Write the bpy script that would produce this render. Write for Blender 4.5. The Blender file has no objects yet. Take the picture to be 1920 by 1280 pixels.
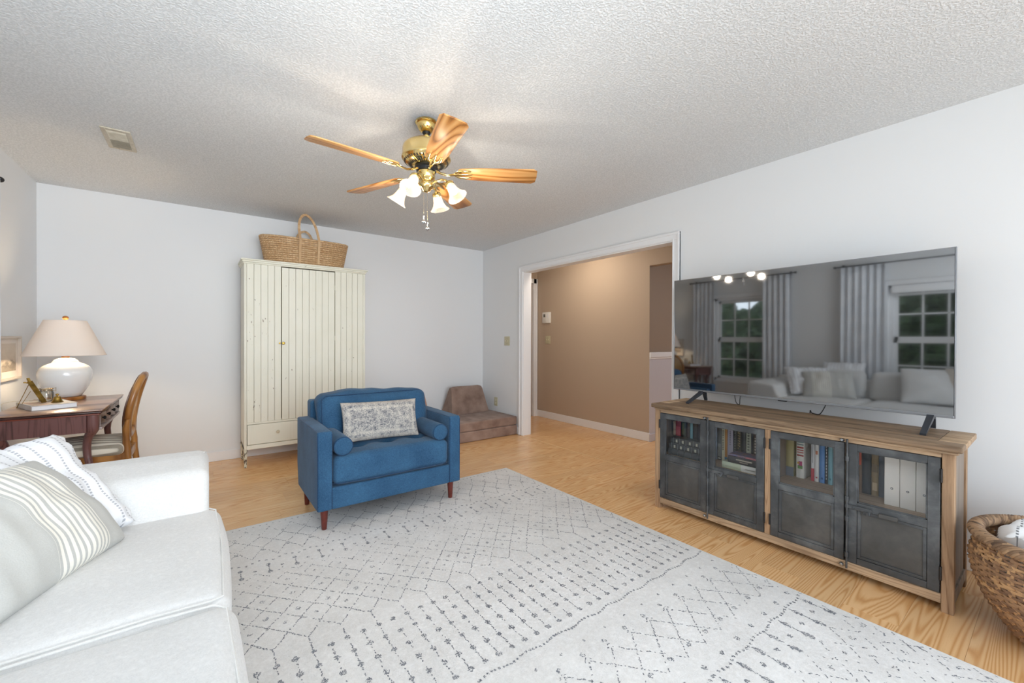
import bpy, bmesh, math, random
from mathutils import Vector, Matrix, noise
from math import sin, cos, pi, radians, sqrt
R = random.Random(7)
SC = bpy.context.scene
COL = SC.collection

# ------------------------------------------------------------------ camera
cam_d = bpy.data.cameras.new('camera')
cam_d.sensor_fit = 'HORIZONTAL'; cam_d.sensor_width = 36.0
cam_d.lens = 778.16 / 1920 * 36.0
cam_d.clip_start = 0.02
cam = bpy.data.objects.new('camera', cam_d); COL.objects.link(cam)
YAW, PIT, ROLL = 0.64340, -0.0051537, 0.0028730
fw = Vector((sin(YAW) * cos(PIT), cos(YAW) * cos(PIT), sin(PIT)))
rt = Vector((cos(YAW), -sin(YAW), 0.0)); upv = rt.cross(fw)
r2 = rt * cos(ROLL) - upv * (-sin(ROLL)) * -1
r2 = rt * cos(ROLL) + upv * sin(ROLL)
u2 = upv * cos(ROLL) - rt * sin(ROLL)
m = Matrix.Identity(4)
for i in range(3):
    m[i][0] = r2[i]; m[i][1] = u2[i]; m[i][2] = -fw[i]
m[2][3] = 1.1929
cam.matrix_world = m
SC.camera = cam

# ------------------------------------------------------------------ world and light
W = bpy.data.worlds.new('sky'); SC.world = W; W.use_nodes = True
wn = W.node_tree; bg = wn.nodes['Background']
bg.inputs[0].default_value = (0.80, 0.90, 1.0, 1); bg.inputs[1].default_value = 3.0

def area(name, loc, rot, sx, sy, power, color=(1, 1, 1), portal=False, spread=None):
    d = bpy.data.lights.new(name, 'AREA'); d.shape = 'RECTANGLE'; d.size = sx; d.size_y = sy
    d.energy = power; d.color = color
    if portal: d.cycles.is_portal = True
    if spread: d.spread = spread
    o = bpy.data.objects.new(name, d); COL.objects.link(o); o.location = loc; o.rotation_euler = rot
    return o
def point(name, loc, power, color, size=0.03):
    d = bpy.data.lights.new(name, 'POINT'); d.energy = power; d.color = color; d.shadow_soft_size = size
    o = bpy.data.objects.new(name, d); COL.objects.link(o); o.location = loc
    return o
# daylight through the windows (portals sample the sky only)
area('window_portal', (-1.25, 3.15, 1.2), (0, radians(-90), 0), 1.42, 0.8, 1, portal=True)
area('window_portal', (-1.25, 0.93, 1.2), (0, radians(-90), 0), 1.42, 0.8, 1, portal=True)
area('window_portal', (1.1, -2.22, 1.2), (radians(90), 0, 0), 3.6, 2.0, 1, portal=True)  # portal for the added opening behind the camera
# added fill light at the made-up opening behind the camera
area('back_fill', (.5, -2.3, 1.25), (radians(90), 0, radians(16)), 2.4, 1.9, 41, (0.89, 0.95, 1.0))
# added fill aimed up at the ceiling, not a lamp of the room
area('bounce_fill', (-0.1, 0.35, 1.35), (radians(172), 0, 0), 1.4, 1.2, 13, (0.84, 0.94, 1.0))
area('soft_fill', (0.25, -0.7, 1.95), (radians(88), 0, radians(2)), 1.1, 0.8, 9, (0.95, 0.98, 1.0), spread=radians(85))  # unseen fill added to brighten the back of the room
area('hall_light', (3.55, 3.7, 2.40), (0, radians(-12), 0), 0.5, 0.5, 9, (1.0, 0.87, 0.72))
area('dining_fill', (5.6, 1.2, 2.2), (0, radians(25), 0), 1.0, 1.0, 22, (0.93, 0.94, 1.0))  # fill added for the dining side, no window built there

SC.view_settings.view_transform = 'Standard'
SC.view_settings.look = 'None'
SC.view_settings.gamma = 1.0
SC.view_settings.exposure = 0.39
SC.view_settings.use_curve_mapping = False
cy = SC.cycles
cy.use_denoising = True
try: cy.denoiser = 'OPENIMAGEDENOISE'; cy.denoising_input_passes = 'RGB_ALBEDO_NORMAL'
except Exception: pass
cy.max_bounces = 10; cy.diffuse_bounces = 6; cy.glossy_bounces = 4; cy.transmission_bounces = 8; cy.transparent_max_bounces = 12
cy.caustics_reflective = False; cy.caustics_refractive = False
cy.sample_clamp_indirect = 6.0

# ------------------------------------------------------------------ material helpers
def lin(c):
    if isinstance(c, str):
        c = [int(c[i:i + 2], 16) / 255 for i in (0, 2, 4)]
    return tuple((x / 12.92 if x <= 0.04045 else ((x + 0.055) / 1.055) ** 2.4) for x in c[:3]) + (1,)

class G:
    def __init__(s, name):
        s.m = bpy.data.materials.new(name); s.m.use_nodes = True
        s.nt = s.m.node_tree; s.b = s.nt.nodes['Principled BSDF']; s.out = s.nt.nodes['Material Output']
    def n(s, t, props=None, ins=None):
        nd = s.nt.nodes.new(t)
        for k, v in (props or {}).items(): setattr(nd, k, v)
        for k, v in (ins or {}).items():
            sk = nd.inputs[k]
            if isinstance(v, bpy.types.NodeSocket): s.nt.links.new(v, sk)
            else: sk.default_value = v
        return nd
    def set(s, **kw):
        for k, v in kw.items():
            k = {'color': 'Base Color', 'rough': 'Roughness', 'metal': 'Metallic', 'spec': 'Specular IOR Level', 'normal': 'Normal',
                 'sheen': 'Sheen Weight', 'coat': 'Coat Weight', 'coatr': 'Coat Roughness', 'ior': 'IOR', 'trans': 'Transmission Weight',
                 'sss': 'Subsurface Weight', 'em': 'Emission Color', 'ems': 'Emission Strength', 'alpha': 'Alpha'}[k]
            if isinstance(v, bpy.types.NodeSocket): s.nt.links.new(v, s.b.inputs[k])
            else: s.b.inputs[k].default_value = v
        return s
    def co(s, scale=(1, 1, 1), loc=(0, 0, 0), rand=0, kind='Object', rot=(0, 0, 0)):
        t = s.n('ShaderNodeTexCoord')
        v = t.outputs[kind]
        if rand:
            oi = s.n('ShaderNodeObjectInfo')
            mm = s.n('ShaderNodeMath', {'operation': 'MULTIPLY'}, {0: oi.outputs['Random'], 1: rand})
            cx = s.n('ShaderNodeCombineXYZ', None, {0: mm.outputs[0], 1: mm.outputs[0], 2: mm.outputs[0]})
            v = s.n('ShaderNodeVectorMath', {'operation': 'ADD'}, {0: v, 1: cx.outputs[0]}).outputs[0]
        mp = s.n('ShaderNodeMapping', None, {'Vector': v, 'Scale': scale, 'Location': loc, 'Rotation': rot})
        return mp.outputs[0]
    def noise(s, v, scale, detail=3, rough=0.5, dist=0.0):
        return s.n('ShaderNodeTexNoise', None, {'Vector': v, 'Scale': scale, 'Detail': detail, 'Roughness': rough, 'Distortion': dist}).outputs['Fac']
    def ramp(s, f, stops, interp='LINEAR'):
        r = s.n('ShaderNodeValToRGB', None, {'Fac': f}); e = r.color_ramp; e.interpolation = interp
        while len(e.elements) < len(stops): e.elements.new(0.5)
        for i, (p, c) in enumerate(stops):
            e.elements[i].position = p
            e.elements[i].color = lin(c) if isinstance(c, str) else ((c, c, c, 1) if isinstance(c, (int, float)) else tuple(c))
        return r.outputs['Color']
    def mix(s, f, a, b, mode='MIX'):
        nd = s.n('ShaderNodeMix', {'data_type': 'RGBA', 'blend_type': mode})
        for k, v in ((0, f), (6, a), (7, b)):
            if isinstance(v, bpy.types.NodeSocket): s.nt.links.new(v, nd.inputs[k])
            else: nd.inputs[k].default_value = lin(v) if isinstance(v, str) else v
        return nd.outputs[2]
    def math(s, op, a, b=0.0, c=None):
        ins = {0: a, 1: b}
        if c is not None: ins[2] = c
        return s.n('ShaderNodeMath', {'operation': op}, ins).outputs[0]
    def bump(s, h, strength=0.3, dist=0.01):
        return s.n('ShaderNodeBump', None, {'Height': h, 'Strength': strength, 'Distance': dist}).outputs[0]
    def xyz(s, v):
        q = s.n('ShaderNodeSeparateXYZ', None, {0: v}); return q.outputs

def plain(name, c1, rough=0.5, c2=None, nscale=8, bscale=0, bstr=0.2, bdist=0.002, lo=.35, hi=.65, **kw):
    g = G(name); v = g.co()
    if c2: g.set(color=g.ramp(g.noise(v, nscale, 4), [(lo, c1), (hi, c2)]))
    else: g.set(color=lin(c1))
    g.set(rough=rough, **kw)
    if bscale: g.set(normal=g.bump(g.noise(v, bscale, 3), bstr, bdist))
    return g.m

def grain(name, base, dark, light, axis=0, rings=14, stretch=7, rough=0.4, scale=2.2, rand=0, fine=0.35, bstr=0.15, coat=0, contrast=1.0, spec=.5, ramp_amt=.10, patch=0):
    """wood: contour rings of a stretched noise field plus fine pores along the grain"""
    g = G(name)
    sc = [stretch, stretch, stretch]; sc[axis] = .6
    v = g.co(scale=tuple(sc), rand=rand)
    n1 = g.noise(v, scale * .45, 1.2, .4, 0.15)
    ring = g.math('SINE', g.math('MULTIPLY', n1, rings * 6.283))
    ring = g.math('POWER', g.math('MULTIPLY_ADD', ring, 0.5, 0.5), .55)
    sf = [40 * stretch / 7] * 3; sf[axis] = 2.2
    n2 = g.noise(g.co(scale=tuple(sf), rand=rand), 3.0, 4, .65)
    f = g.math('ADD', g.math('MULTIPLY', ring, .62), g.math('MULTIPLY', n2, fine))
    f = g.math('ADD', f, g.math('MULTIPLY', g.noise(v, .7, 2), .25))
    lo = .5 - .42 * contrast
    col = g.ramp(f, [(.18, dark), (.5, base), (.92, light)])
    if rand:
        oi = g.n('ShaderNodeObjectInfo')
        k = g.math('MULTIPLY_ADD', oi.outputs['Random'], ramp_amt, 1 - ramp_amt / 2)
        col = g.mix(1.0, col, g.n('ShaderNodeCombineXYZ', None, {0: k, 1: k, 2: k}).outputs[0], 'MULTIPLY')
    if patch:
        sp = [20, 20, 20]; sp[axis] = 1.3
        pm = g.ramp(g.noise(g.co(scale=tuple(sp), rand=rand), 1.0, 5, .65), [(.44, 0.0), (.62, 1.0)])
        col = g.mix(g.math('MULTIPLY', pm, patch), col, dark)
    g.set(color=col, rough=rough, normal=g.bump(f, bstr, .001), coat=coat, coatr=.15, spec=spec)
    return g.m

def fabric(name, c1, c2, weave=420, rough=0.95, bstr=0.35, sheen=0.2, big=6, amt=.5, xs=1, ys=1):
    g = G(name); v = g.co()
    w1 = g.noise(g.co(scale=(1, 1, .25)), weave, 2); w2 = g.noise(g.co(scale=(.25, .25, 1)), weave, 2)
    w = g.math('MAXIMUM', w1, w2)
    f = g.math('ADD', g.math('MULTIPLY', w, amt), g.math('MULTIPLY', g.noise(v, big, 4), 1 - amt))
    g.set(color=g.ramp(f, [(.36, c1), (.68, c2)]), rough=rough, sheen=sheen, normal=g.bump(w, bstr, .0015), spec=.2)
    return g.m

MT = {}
MT['wall'] = plain('white_wall_paint', 'e6e8ea', .6, bscale=160, bstr=.06, spec=.3)
MT['trim'] = plain('white_trim_gloss', 'ebecee', .35)
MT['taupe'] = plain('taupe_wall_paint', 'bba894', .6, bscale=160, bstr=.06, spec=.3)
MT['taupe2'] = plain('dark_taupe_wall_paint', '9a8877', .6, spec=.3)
MT['lilac'] = plain('pale_grey_wainscot_paint', 'c9c6cc', .5)
MT['brass'] = plain('polished_brass', 'f3dfa6', .14, 'e0c078', 5, metal=1.0)
MT['brassd'] = plain('aged_brass', 'b2924a', .32, '7c6330', 30, metal=1.0)
MT['black'] = plain('black_metal', '17171a', .4)
MT['dark'] = plain('dark_cavity', '3a3832', .9)
MT['white'] = plain('white_plastic', 'eceae4', .35)
MT['ivory'] = plain('ivory_plastic', 'c6bfa0', .4)
MT['slot'] = plain('dark_slots', '5c5846', .5)

def popcorn():
    g = G('textured_ceiling_paint'); v = g.co()
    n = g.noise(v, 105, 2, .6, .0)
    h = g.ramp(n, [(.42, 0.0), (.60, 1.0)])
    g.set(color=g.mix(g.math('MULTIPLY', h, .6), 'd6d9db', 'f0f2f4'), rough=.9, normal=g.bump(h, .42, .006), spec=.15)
    return g.m
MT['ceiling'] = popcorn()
MT['oak'] = grain('honey_oak_laminate', 'd6a36c', 'c8945c', 'e6bc8a', axis=0, rings=27, stretch=9, rough=.27, scale=2.0, rand=37, fine=.45, bstr=.04)
MT['oakblade'] = grain('golden_oak_blade', 'ba7c3c', '7a481c', 'd4a064', axis=0, rings=16, stretch=4, rough=.38, scale=3.0, rand=11, fine=.3, bstr=.04)
MT['weather'] = grain('weathered_reclaimed_wood', '94785c', '503d2e', 'bda284', ramp_amt=.3, patch=.45, axis=1, rings=14, stretch=9, rough=.75, scale=3, rand=9, fine=.9, bstr=.5)
MT['weatherv'] = grain('weathered_reclaimed_wood_upright', '8a6b4e', '523a28', 'b09172', ramp_amt=.4, patch=.5, axis=2, rings=14, stretch=9, rough=.75, scale=3, rand=9, fine=.9, bstr=.5)
MT['weatherdk'] = grain('dark_weathered_panel', '6d6258', '463c34', '8d8074', axis=2, rings=4, stretch=9, rough=.6, scale=3, rand=9, fine=.9, bstr=.4)
MT['weathertop'] = grain('weathered_tabletop_wood', '6b543d', '3a2c20', '937a60', patch=.5, axis=1, rings=16, stretch=10, rough=.6, scale=3, rand=9, fine=1.0, bstr=.5)
MT['shelfwood'] = grain('greyed_shelf_wood', 'a08c78', '6e5e50', 'c0ae9a', axis=1, rings=4, stretch=10, rough=.8, scale=4, fine=1.0, bstr=.4)
MT['mahog'] = grain('dark_mahogany_veneer', '4c2f2d', '2a1818', '6f4a47', axis=2, rings=10, stretch=9, rough=.33, scale=4, fine=.9, bstr=.15, coat=.3)
MT['mahogtop'] = grain('worn_mahogany_top', '7d5c4e', '4c332c', 'b08c74', axis=0, rings=2, stretch=3, rough=.28, scale=3, fine=.6, bstr=.1, coat=.4)
MT['mahogdk'] = plain('black_mahogany_edge', '2d1c1b', .3, '4a2d28', 20)
MT['drawer'] = grain('silvered_mahogany_drawer', '6e5d5a', '3b2b2b', 'a59894', axis=1, rings=3, stretch=5, rough=.3, scale=4, fine=.7, bstr=.1)
MT['walnut'] = grain('honey_walnut', '8c5a28', '5c3716', 'b07c40', axis=2, rings=3, stretch=6, rough=.35, scale=3, fine=.5, bstr=.08, coat=.3)
MT['walnutdk'] = plain('dark_walnut_edge', '6c4a38', .35, '4e3428', 12)
MT['legred'] = plain('red_brown_leg_stain', '6a2f26', .3, '54231d', 22)
MT['blue'] = fabric('denim_blue_upholstery', '213f5d', '3c6587', 380, bstr=.4, sheen=.12, big=5, amt=.62)
MT['bluepipe'] = fabric('navy_piping', '172f4a', '22466b', 380)
MT['sofa'] = fabric('cream_linen_slipcover', 'd3d4d4', 'e8e9e9', 330, bstr=.3, sheen=.1, big=3, amt=.6)
MT['sofapipe'] = fabric('cream_piping', 'd2d2cf', 'e4e4e2', 330)
MT['suede'] = plain('brown_suede', '7b6459', .95, 'a48d80', 7, lo=.3, hi=.75, sheen=.12, bscale=90, bstr=.1, spec=.2)
MT['suede2'] = plain('pink_brown_suede', 'a5816e', .95, 'b9998a', 7, sheen=.12, spec=.2)
MT['rug'] = fabric('off_white_rug_pile', 'd2d1cf', 'ebebea', 260, bstr=.5, sheen=.2, big=4, amt=.55)
MT['rugink'] = plain('grey_rug_yarn', '6f737c', .95, '979aa0', 60, spec=.1)
MT['rugedge'] = plain('rug_binding', 'd9d6cf', .95)
MT['ceramic'] = plain('white_glazed_ceramic', 'e6eaec', .12, coat=.6)
MT['finial'] = grain('amber_wood', '9a6028', '6c3d14', 'b98042', axis=2, rings=4, stretch=4, rough=.35)
MT['curtain'] = fabric('white_linen_curtain', 'd3d8df', 'eceff3', 300, amt=.5, bstr=.2)
MT['paper'] = plain('book_pages', 'e2ddd0', .9, 'cfc9bb', 80)
MT['chrome'] = plain('bright_metal', 'b8bcc0', .22, metal=1.0)
MT['tvsilver'] = plain('silver_bezel', '9a9da2', .35, metal=.8)
MT['tvfoot'] = plain('charcoal_stand_plastic', '34383f', .4)

def chippy():
    g = G('chipped_cream_paint'); v = g.co()
    n = g.noise(g.co(scale=(1.6, 1.6, .6)), 26, 4, .6)
    area_ = g.noise(v, 2.3, 2, .5)
    f = g.math('ADD', n, g.math('MULTIPLY', area_, .35))
    chip = g.ramp(f, [(.895, 0.0), (.91, 1.0)])
    col = g.mix(g.noise(v, 5, 3), 'e2e1d0', 'ecebdf')
    streak = g.ramp(g.noise(g.co(scale=(22, 22, .5)), 3, 3), [(.60, 0.0), (.8, .35)])
    col = g.mix(streak, col, 'cfcbb4')
    col = g.mix(chip, col, '8c7f6c')
    g.set(color=col, rough=.5, normal=g.bump(chip, -.3, .002))
    return g.m
MT['chippy'] = chippy()
def chippy_worn():
    g = G('heavily_chipped_cream_paint')
    n = g.noise(g.co(scale=(2, 2, .7)), 34, 4, .6)
    chip = g.ramp(n, [(.54, 0.0), (.57, 1.0)])
    g.set(color=g.mix(chip, 'dcd9c6', '5a4c3e'), rough=.6, normal=g.bump(chip, -.5, .002))
    return g.m
MT['chipworn'] = chippy_worn()

def steel(name, c1, c2, c3):
    g = G(name); v = g.co()
    n = g.noise(v, 7, 6, .62, .3)
    col = g.ramp(n, [(.30, c1), (.5, c2), (.72, c3)])
    g.set(color=col, metal=.35, rough=g.ramp(g.noise(v, 20, 3), [(.3, .34), (.7, .55)]), normal=g.bump(g.noise(v, 60, 3), .08, .001))
    return g.m
MT['steel'] = steel('aged_gunmetal_sheet', '4a4a49', '565655', '686765')
MT['steelf'] = steel('aged_gunmetal_frame', '404244', '505356', '74787b')

def glass(name, tint=(1, 1, 1, 1), gloss=.08, rough=0.0):
    g = G(name)
    tr = g.n('ShaderNodeBsdfTransparent', None, {0: tint})
    gl = g.n('ShaderNodeBsdfGlossy', None, {0: (1, 1, 1, 1), 1: rough})
    fr = g.n('ShaderNodeFresnel', None, {0: 1.45})
    f = g.math('MULTIPLY', fr.outputs[0], gloss / .04)
    f = g.math('MINIMUM', f, .9)
    mx = g.n('ShaderNodeMixShader', None, {0: f, 1: tr.outputs[0], 2: gl.outputs[0]})
    g.nt.links.new(mx.outputs[0], g.out.inputs[0])
    return g.m
MT['pane'] = glass('window_glass', (.97, .98, .98, 1), .04)
MT['cabglass'] = glass('cabinet_glass', (.99, .99, .99, 1), .022, .02)
MT['jar'] = glass('jar_glass', (.90, .91, .90, 1), .05)
def shadeglass():
    g = G('frosted_bell_glass')
    g.set(color=lin('d9d2ca'), rough=.15, em=lin('ffe6c8'), ems=.04)
    tr = g.n('ShaderNodeBsdfTransparent', None, {0: (1, .97, .92, 1)})
    lw = g.n('ShaderNodeLayerWeight', None, {0: .45})
    tl = g.n('ShaderNodeBsdfTranslucent', None, {0: lin('e8ddd0')})
    m1 = g.n('ShaderNodeMixShader', None, {0: .22, 1: g.b.outputs[0], 2: tl.outputs[0]})
    f = g.ramp(lw.outputs['Facing'], [(.0, .14), (.9, .8)])
    m2 = g.n('ShaderNodeMixShader', None, {0: f, 1: tr.outputs[0], 2: m1.outputs[0]})
    g.nt.links.new(m2.outputs[0], g.out.inputs[0])
    return g.m
MT['bell'] = shadeglass()
g = G('lit_bulb'); g.set(color=lin('fff4e0'), em=lin('ffe8c8'), ems=6); MT['bulb'] = g.m
def lampshade():
    g = G('linen_lamp_shade')
    w = g.noise(g.co(scale=(1, 1, 4)), 160, 2)
    g.set(color=lin('f4ece4'), rough=.9, normal=g.bump(w, .1, .001))
    tl = g.n('ShaderNodeBsdfTranslucent', None, {0: lin('fff4ea')})
    mx = g.n('ShaderNodeMixShader', None, {0: .15, 1: g.b.outputs[0], 2: tl.outputs[0]})
    g.nt.links.new(mx.outputs[0], g.out.inputs[0]); return g.m
MT['lshade'] = lampshade()
def screen():
    g = G('dark_glossy_screen')
    g.set(color=(.006, .006, .007, 1), rough=.035, ior=3.0, spec=.5)
    return g.m
MT['screen'] = screen()
def cane():
    g = G('woven_cane'); g.set(color=g.mix(g.noise(g.co(), 90, 2), 'c9a267', 'e0c08a'), rough=.6); return g.m
MT['cane'] = cane()
def wick(name, cs, scale=30, z=.35):
    g = G(name)
    at = g.n('ShaderNodeAttribute', {'attribute_name': 'tint'})
    n = g.noise(g.co(scale=(1, 1, 1)), scale, 3)
    f = g.math('ADD', g.math('MULTIPLY', at.outputs['Fac'], .75), g.math('MULTIPLY', n, .3))
    g.set(color=g.ramp(f, [(.1, cs[0]), (.5, cs[1]), (.9, cs[2])]), rough=.6, normal=g.bump(n, .3, .002)); return g.m
MT['wicker'] = wick('brown_wicker_splint', ('63493a', '967459', 'd0a678'))
MT['wickerdk'] = wick('dark_wicker_wrap', ('4a382c', '8a6e55', 'b59473'))
MT['palm'] = wick('woven_palm_straw', ('a8825a', 'c7a47a', 'dfc39c'), 60)
MT['leaf'] = plain('evergreen_foliage', '1c2a18', .8, '3e5230', 9, bscale=14, bstr=.8, bdist=.1)
MT['lawn'] = plain('lawn_grass', '4a5a30', .95, '63743c', 3)
MT['bark'] = plain('tree_bark', '4a3c30', .9, '2e251e', 12)

def striped(name, base, stripe, axis, scale, duty=.5, base2=None, band=None, dash=None, wig=0.0, soft=.04):
    """stripes along a local axis; band=(lo,hi) limits them, dash=(axis,scale) breaks them"""
    g = G(name); v = g.co()
    c = g.xyz(v)
    a = c[axis]
    if wig: a = g.math('ADD', a, g.math('MULTIPLY', g.noise(v, 6, 2), wig))
    fr = g.math('FRACT', g.math('MULTIPLY', a, scale))
    st = g.ramp(fr, [(0, 1.0), (duty - soft, 1.0), (duty, 0.0), (1 - soft, 0.0), (1, 1.0)])
    if band:
        q = g.math('MULTIPLY', g.math('GREATER_THAN', a, band[0]), g.math('LESS_THAN', a, band[1]))
        st = g.math('MULTIPLY', st, q)
    if dash:
        d = g.math('GREATER_THAN', g.math('FRACT', g.math('MULTIPLY', c[dash[0]], dash[1])), .42)
        st = g.math('MULTIPLY', st, d)
    w = g.noise(v, 300, 2)
    col = g.mix(st, base, stripe)
    col = g.mix(g.math('MULTIPLY', w, .18), col, 'ffffff')
    wr = g.noise(g.co(scale=(6, 1, 1) if axis else (1, 1, 6)), 20, 2)
    g.set(color=col, rough=.95, sheen=.1, spec=.2, normal=g.bump(g.math('ADD', w, g.math('MULTIPLY', wr, .6)), .3, .002)); return g.m
MT['pilgrey'] = striped('grey_pillow_with_cream_stripes', 'b9bab6', 'eeece2', 0, 50, .56, band=(-.03, .165))
MT['pilwhite'] = striped('white_pillow_with_grey_dashes', 'e9ecf1', 'a9adb6', 0, 26, .2, dash=(2, 95), wig=.05)
MT['pilplain'] = fabric('oatmeal_pillow', 'c5bdb2', 'ddd6cc', 300)
MT['seatstripe'] = striped('cream_ticking_seat', 'e9e2d2', '8e8472', 1, 22, .36)
MT['blanket'] = striped('white_blanket_with_dashes', 'e9ebee', '5c6068', 1, 17, .13, dash=(0, 60), wig=.03)
def medallion():
    g = G('grey_medallion_weave'); v = g.co()
    n = g.noise(v, 110, 4, .75)
    vo = g.n('ShaderNodeTexVoronoi', None, {'Vector': g.co(scale=(1, .01, 1)), 'Scale': 26}).outputs['Distance']
    c = g.xyz(v)
    ax = g.math('ABSOLUTE', c[0]); az = g.math('ABSOLUTE', c[2])
    d = g.math('MAXIMUM', g.math('SUBTRACT', ax, .26), g.math('SUBTRACT', az, .12))   # frame distance
    border = g.ramp(g.math('ABSOLUTE', g.math('ADD', d, .035)), [(.004, .75), (.012, 0.0)])
    edge = g.ramp(d, [(.49, 0.0), (.5, 1.0)])
    dd = g.math('GREATER_THAN', d, -.008)
    f = g.math('ADD', g.math('MULTIPLY', n, .95), g.math('MULTIPLY', vo, .16))
    f = g.math('ADD', f, g.math('MULTIPLY', border, .12))
    col = g.ramp(f, [(.40, '50545f'), (.55, '999897'), (.72, 'c6c0b6')])
    col = g.mix(g.math('MULTIPLY', dd, .38), col, 'b8aea2')
    g.set(color=col, rough=.95, normal=g.bump(n, .5, .003), spec=.1); return g.m
MT['medal'] = medallion()

# ------------------------------------------------------------------ geometry helpers
def BM(): return bmesh.new()
def box(bm, x0, x1, y0, y1, z0, z1, bev=0.0, seg=1):
    vs = [bm.verts.new((x, y, z)) for x in (x0, x1) for y in (y0, y1) for z in (z0, z1)]
    F = [(0, 1, 3, 2), (4, 6, 7, 5), (0, 4, 5, 1), (2, 3, 7, 6), (0, 2, 6, 4), (1, 5, 7, 3)]
    fs = [bm.faces.new([vs[i] for i in f]) for f in F]
    if bev > 0:
        es = list({e for f in fs for e in f.edges})
        bmesh.ops.bevel(bm, geom=es, offset=bev, segments=seg, affect='EDGES', profile=.5)
    return vs
def frame_of(pts, i, closed=False):
    n = len(pts)
    a = pts[(i - 1) % n] if (closed or i > 0) else pts[i]
    b = pts[(i + 1) % n] if (closed or i < n - 1) else pts[i]
    return (Vector(b) - Vector(a)).normalized()
def tube(bm, pts, r, seg=8, closed=False, flat=None, up0=None, cap=True, twist=0):
    """sweep; r float or list; flat=(w,h) gives a rectangular/elliptic section"""
    pts = [Vector(p) for p in pts]; n = len(pts)
    t0 = frame_of(pts, 0, closed)
    u = Vector(up0) if up0 else (Vector((0, 0, 1)) if abs(t0.z) < .9 else Vector((1, 0, 0)))
    rings = []
    for i, p in enumerate(pts):
        t = frame_of(pts, i, closed)
        u = (u - t * u.dot(t))
        if u.length < 1e-6: u = t.orthogonal()
        u.normalize(); w = t.cross(u)
        ri = r[i] if isinstance(r, (list, tuple)) else r
        ring = []
        for k in range(seg):
            a = 2 * pi * k / seg + twist * i + (pi / 4 if flat and seg == 4 else 0)
            if flat:
                f = flat[i] if isinstance(flat, list) else flat
                q = sqrt(2) if seg == 4 else 1
                v = u * cos(a) * f[0] * q + w * sin(a) * f[1] * q
            else: v = (u * cos(a) + w * sin(a)) * ri
            ring.append(bm.verts.new(p + v))
        rings.append(ring)
    m_ = n if closed else n - 1
    for i in range(m_):
        A = rings[i]; B = rings[(i + 1) % n]
        for k in range(seg): bm.faces.new((A[k], A[(k + 1) % seg], B[(k + 1) % seg], B[k]))
    if not closed and cap:
        bm.faces.new(list(reversed(rings[0]))); bm.faces.new(rings[-1])
    return rings
def lathe(bm, prof, seg=32, c=(0, 0, 0), mat=None, flute=0, nfl=0):
    rings = []
    for (r, z) in prof:
        if r < 1e-5: ring = [bm.verts.new((c[0], c[1], c[2] + z))]
        else:
            ring = []
            for k in range(seg):
                a = 2 * pi * k / seg; rr = r * (1 + flute * cos(nfl * a)) if nfl else r
                ring.append(bm.verts.new((c[0] + rr * cos(a), c[1] + rr * sin(a), c[2] + z)))
        rings.append(ring)
    for A, B in zip(rings, rings[1:]):
        for k in range(seg):
            a = A[k % len(A)]; b = A[(k + 1) % len(A)]; c2 = B[(k + 1) % len(B)]; d = B[k % len(B)]
            f = [a]
            for v in (b, c2, d):
                if v not in f: f.append(v)
            if len(f) > 2:
                try: bm.faces.new(f)
                except ValueError: pass
    if mat is not None:
        vs = [v for r_ in rings for v in r_]
        bmesh.ops.transform(bm, matrix=mat, verts=vs)
def prism(bm, poly, axis, lo, hi, bev=0):
    """poly: 2D points; axis 'x','y','z' extruded from lo to hi (poly in the other two axes, in order)"""
    def P(a, b, c): return {'x': (c, a, b), 'y': (a, c, b), 'z': (a, b, c)}[axis]
    A = [bm.verts.new(P(a, b, lo)) for a, b in poly]; B = [bm.verts.new(P(a, b, hi)) for a, b in poly]
    fs = [bm.faces.new(A), bm.faces.new(list(reversed(B)))]
    n = len(poly)
    for i in range(n): fs.append(bm.faces.new((A[i], B[i], B[(i + 1) % n], A[(i + 1) % n])))
    if bev: bmesh.ops.bevel(bm, geom=list({e for f in fs for e in f.edges}), offset=bev, segments=2, affect='EDGES', profile=.5)
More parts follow.
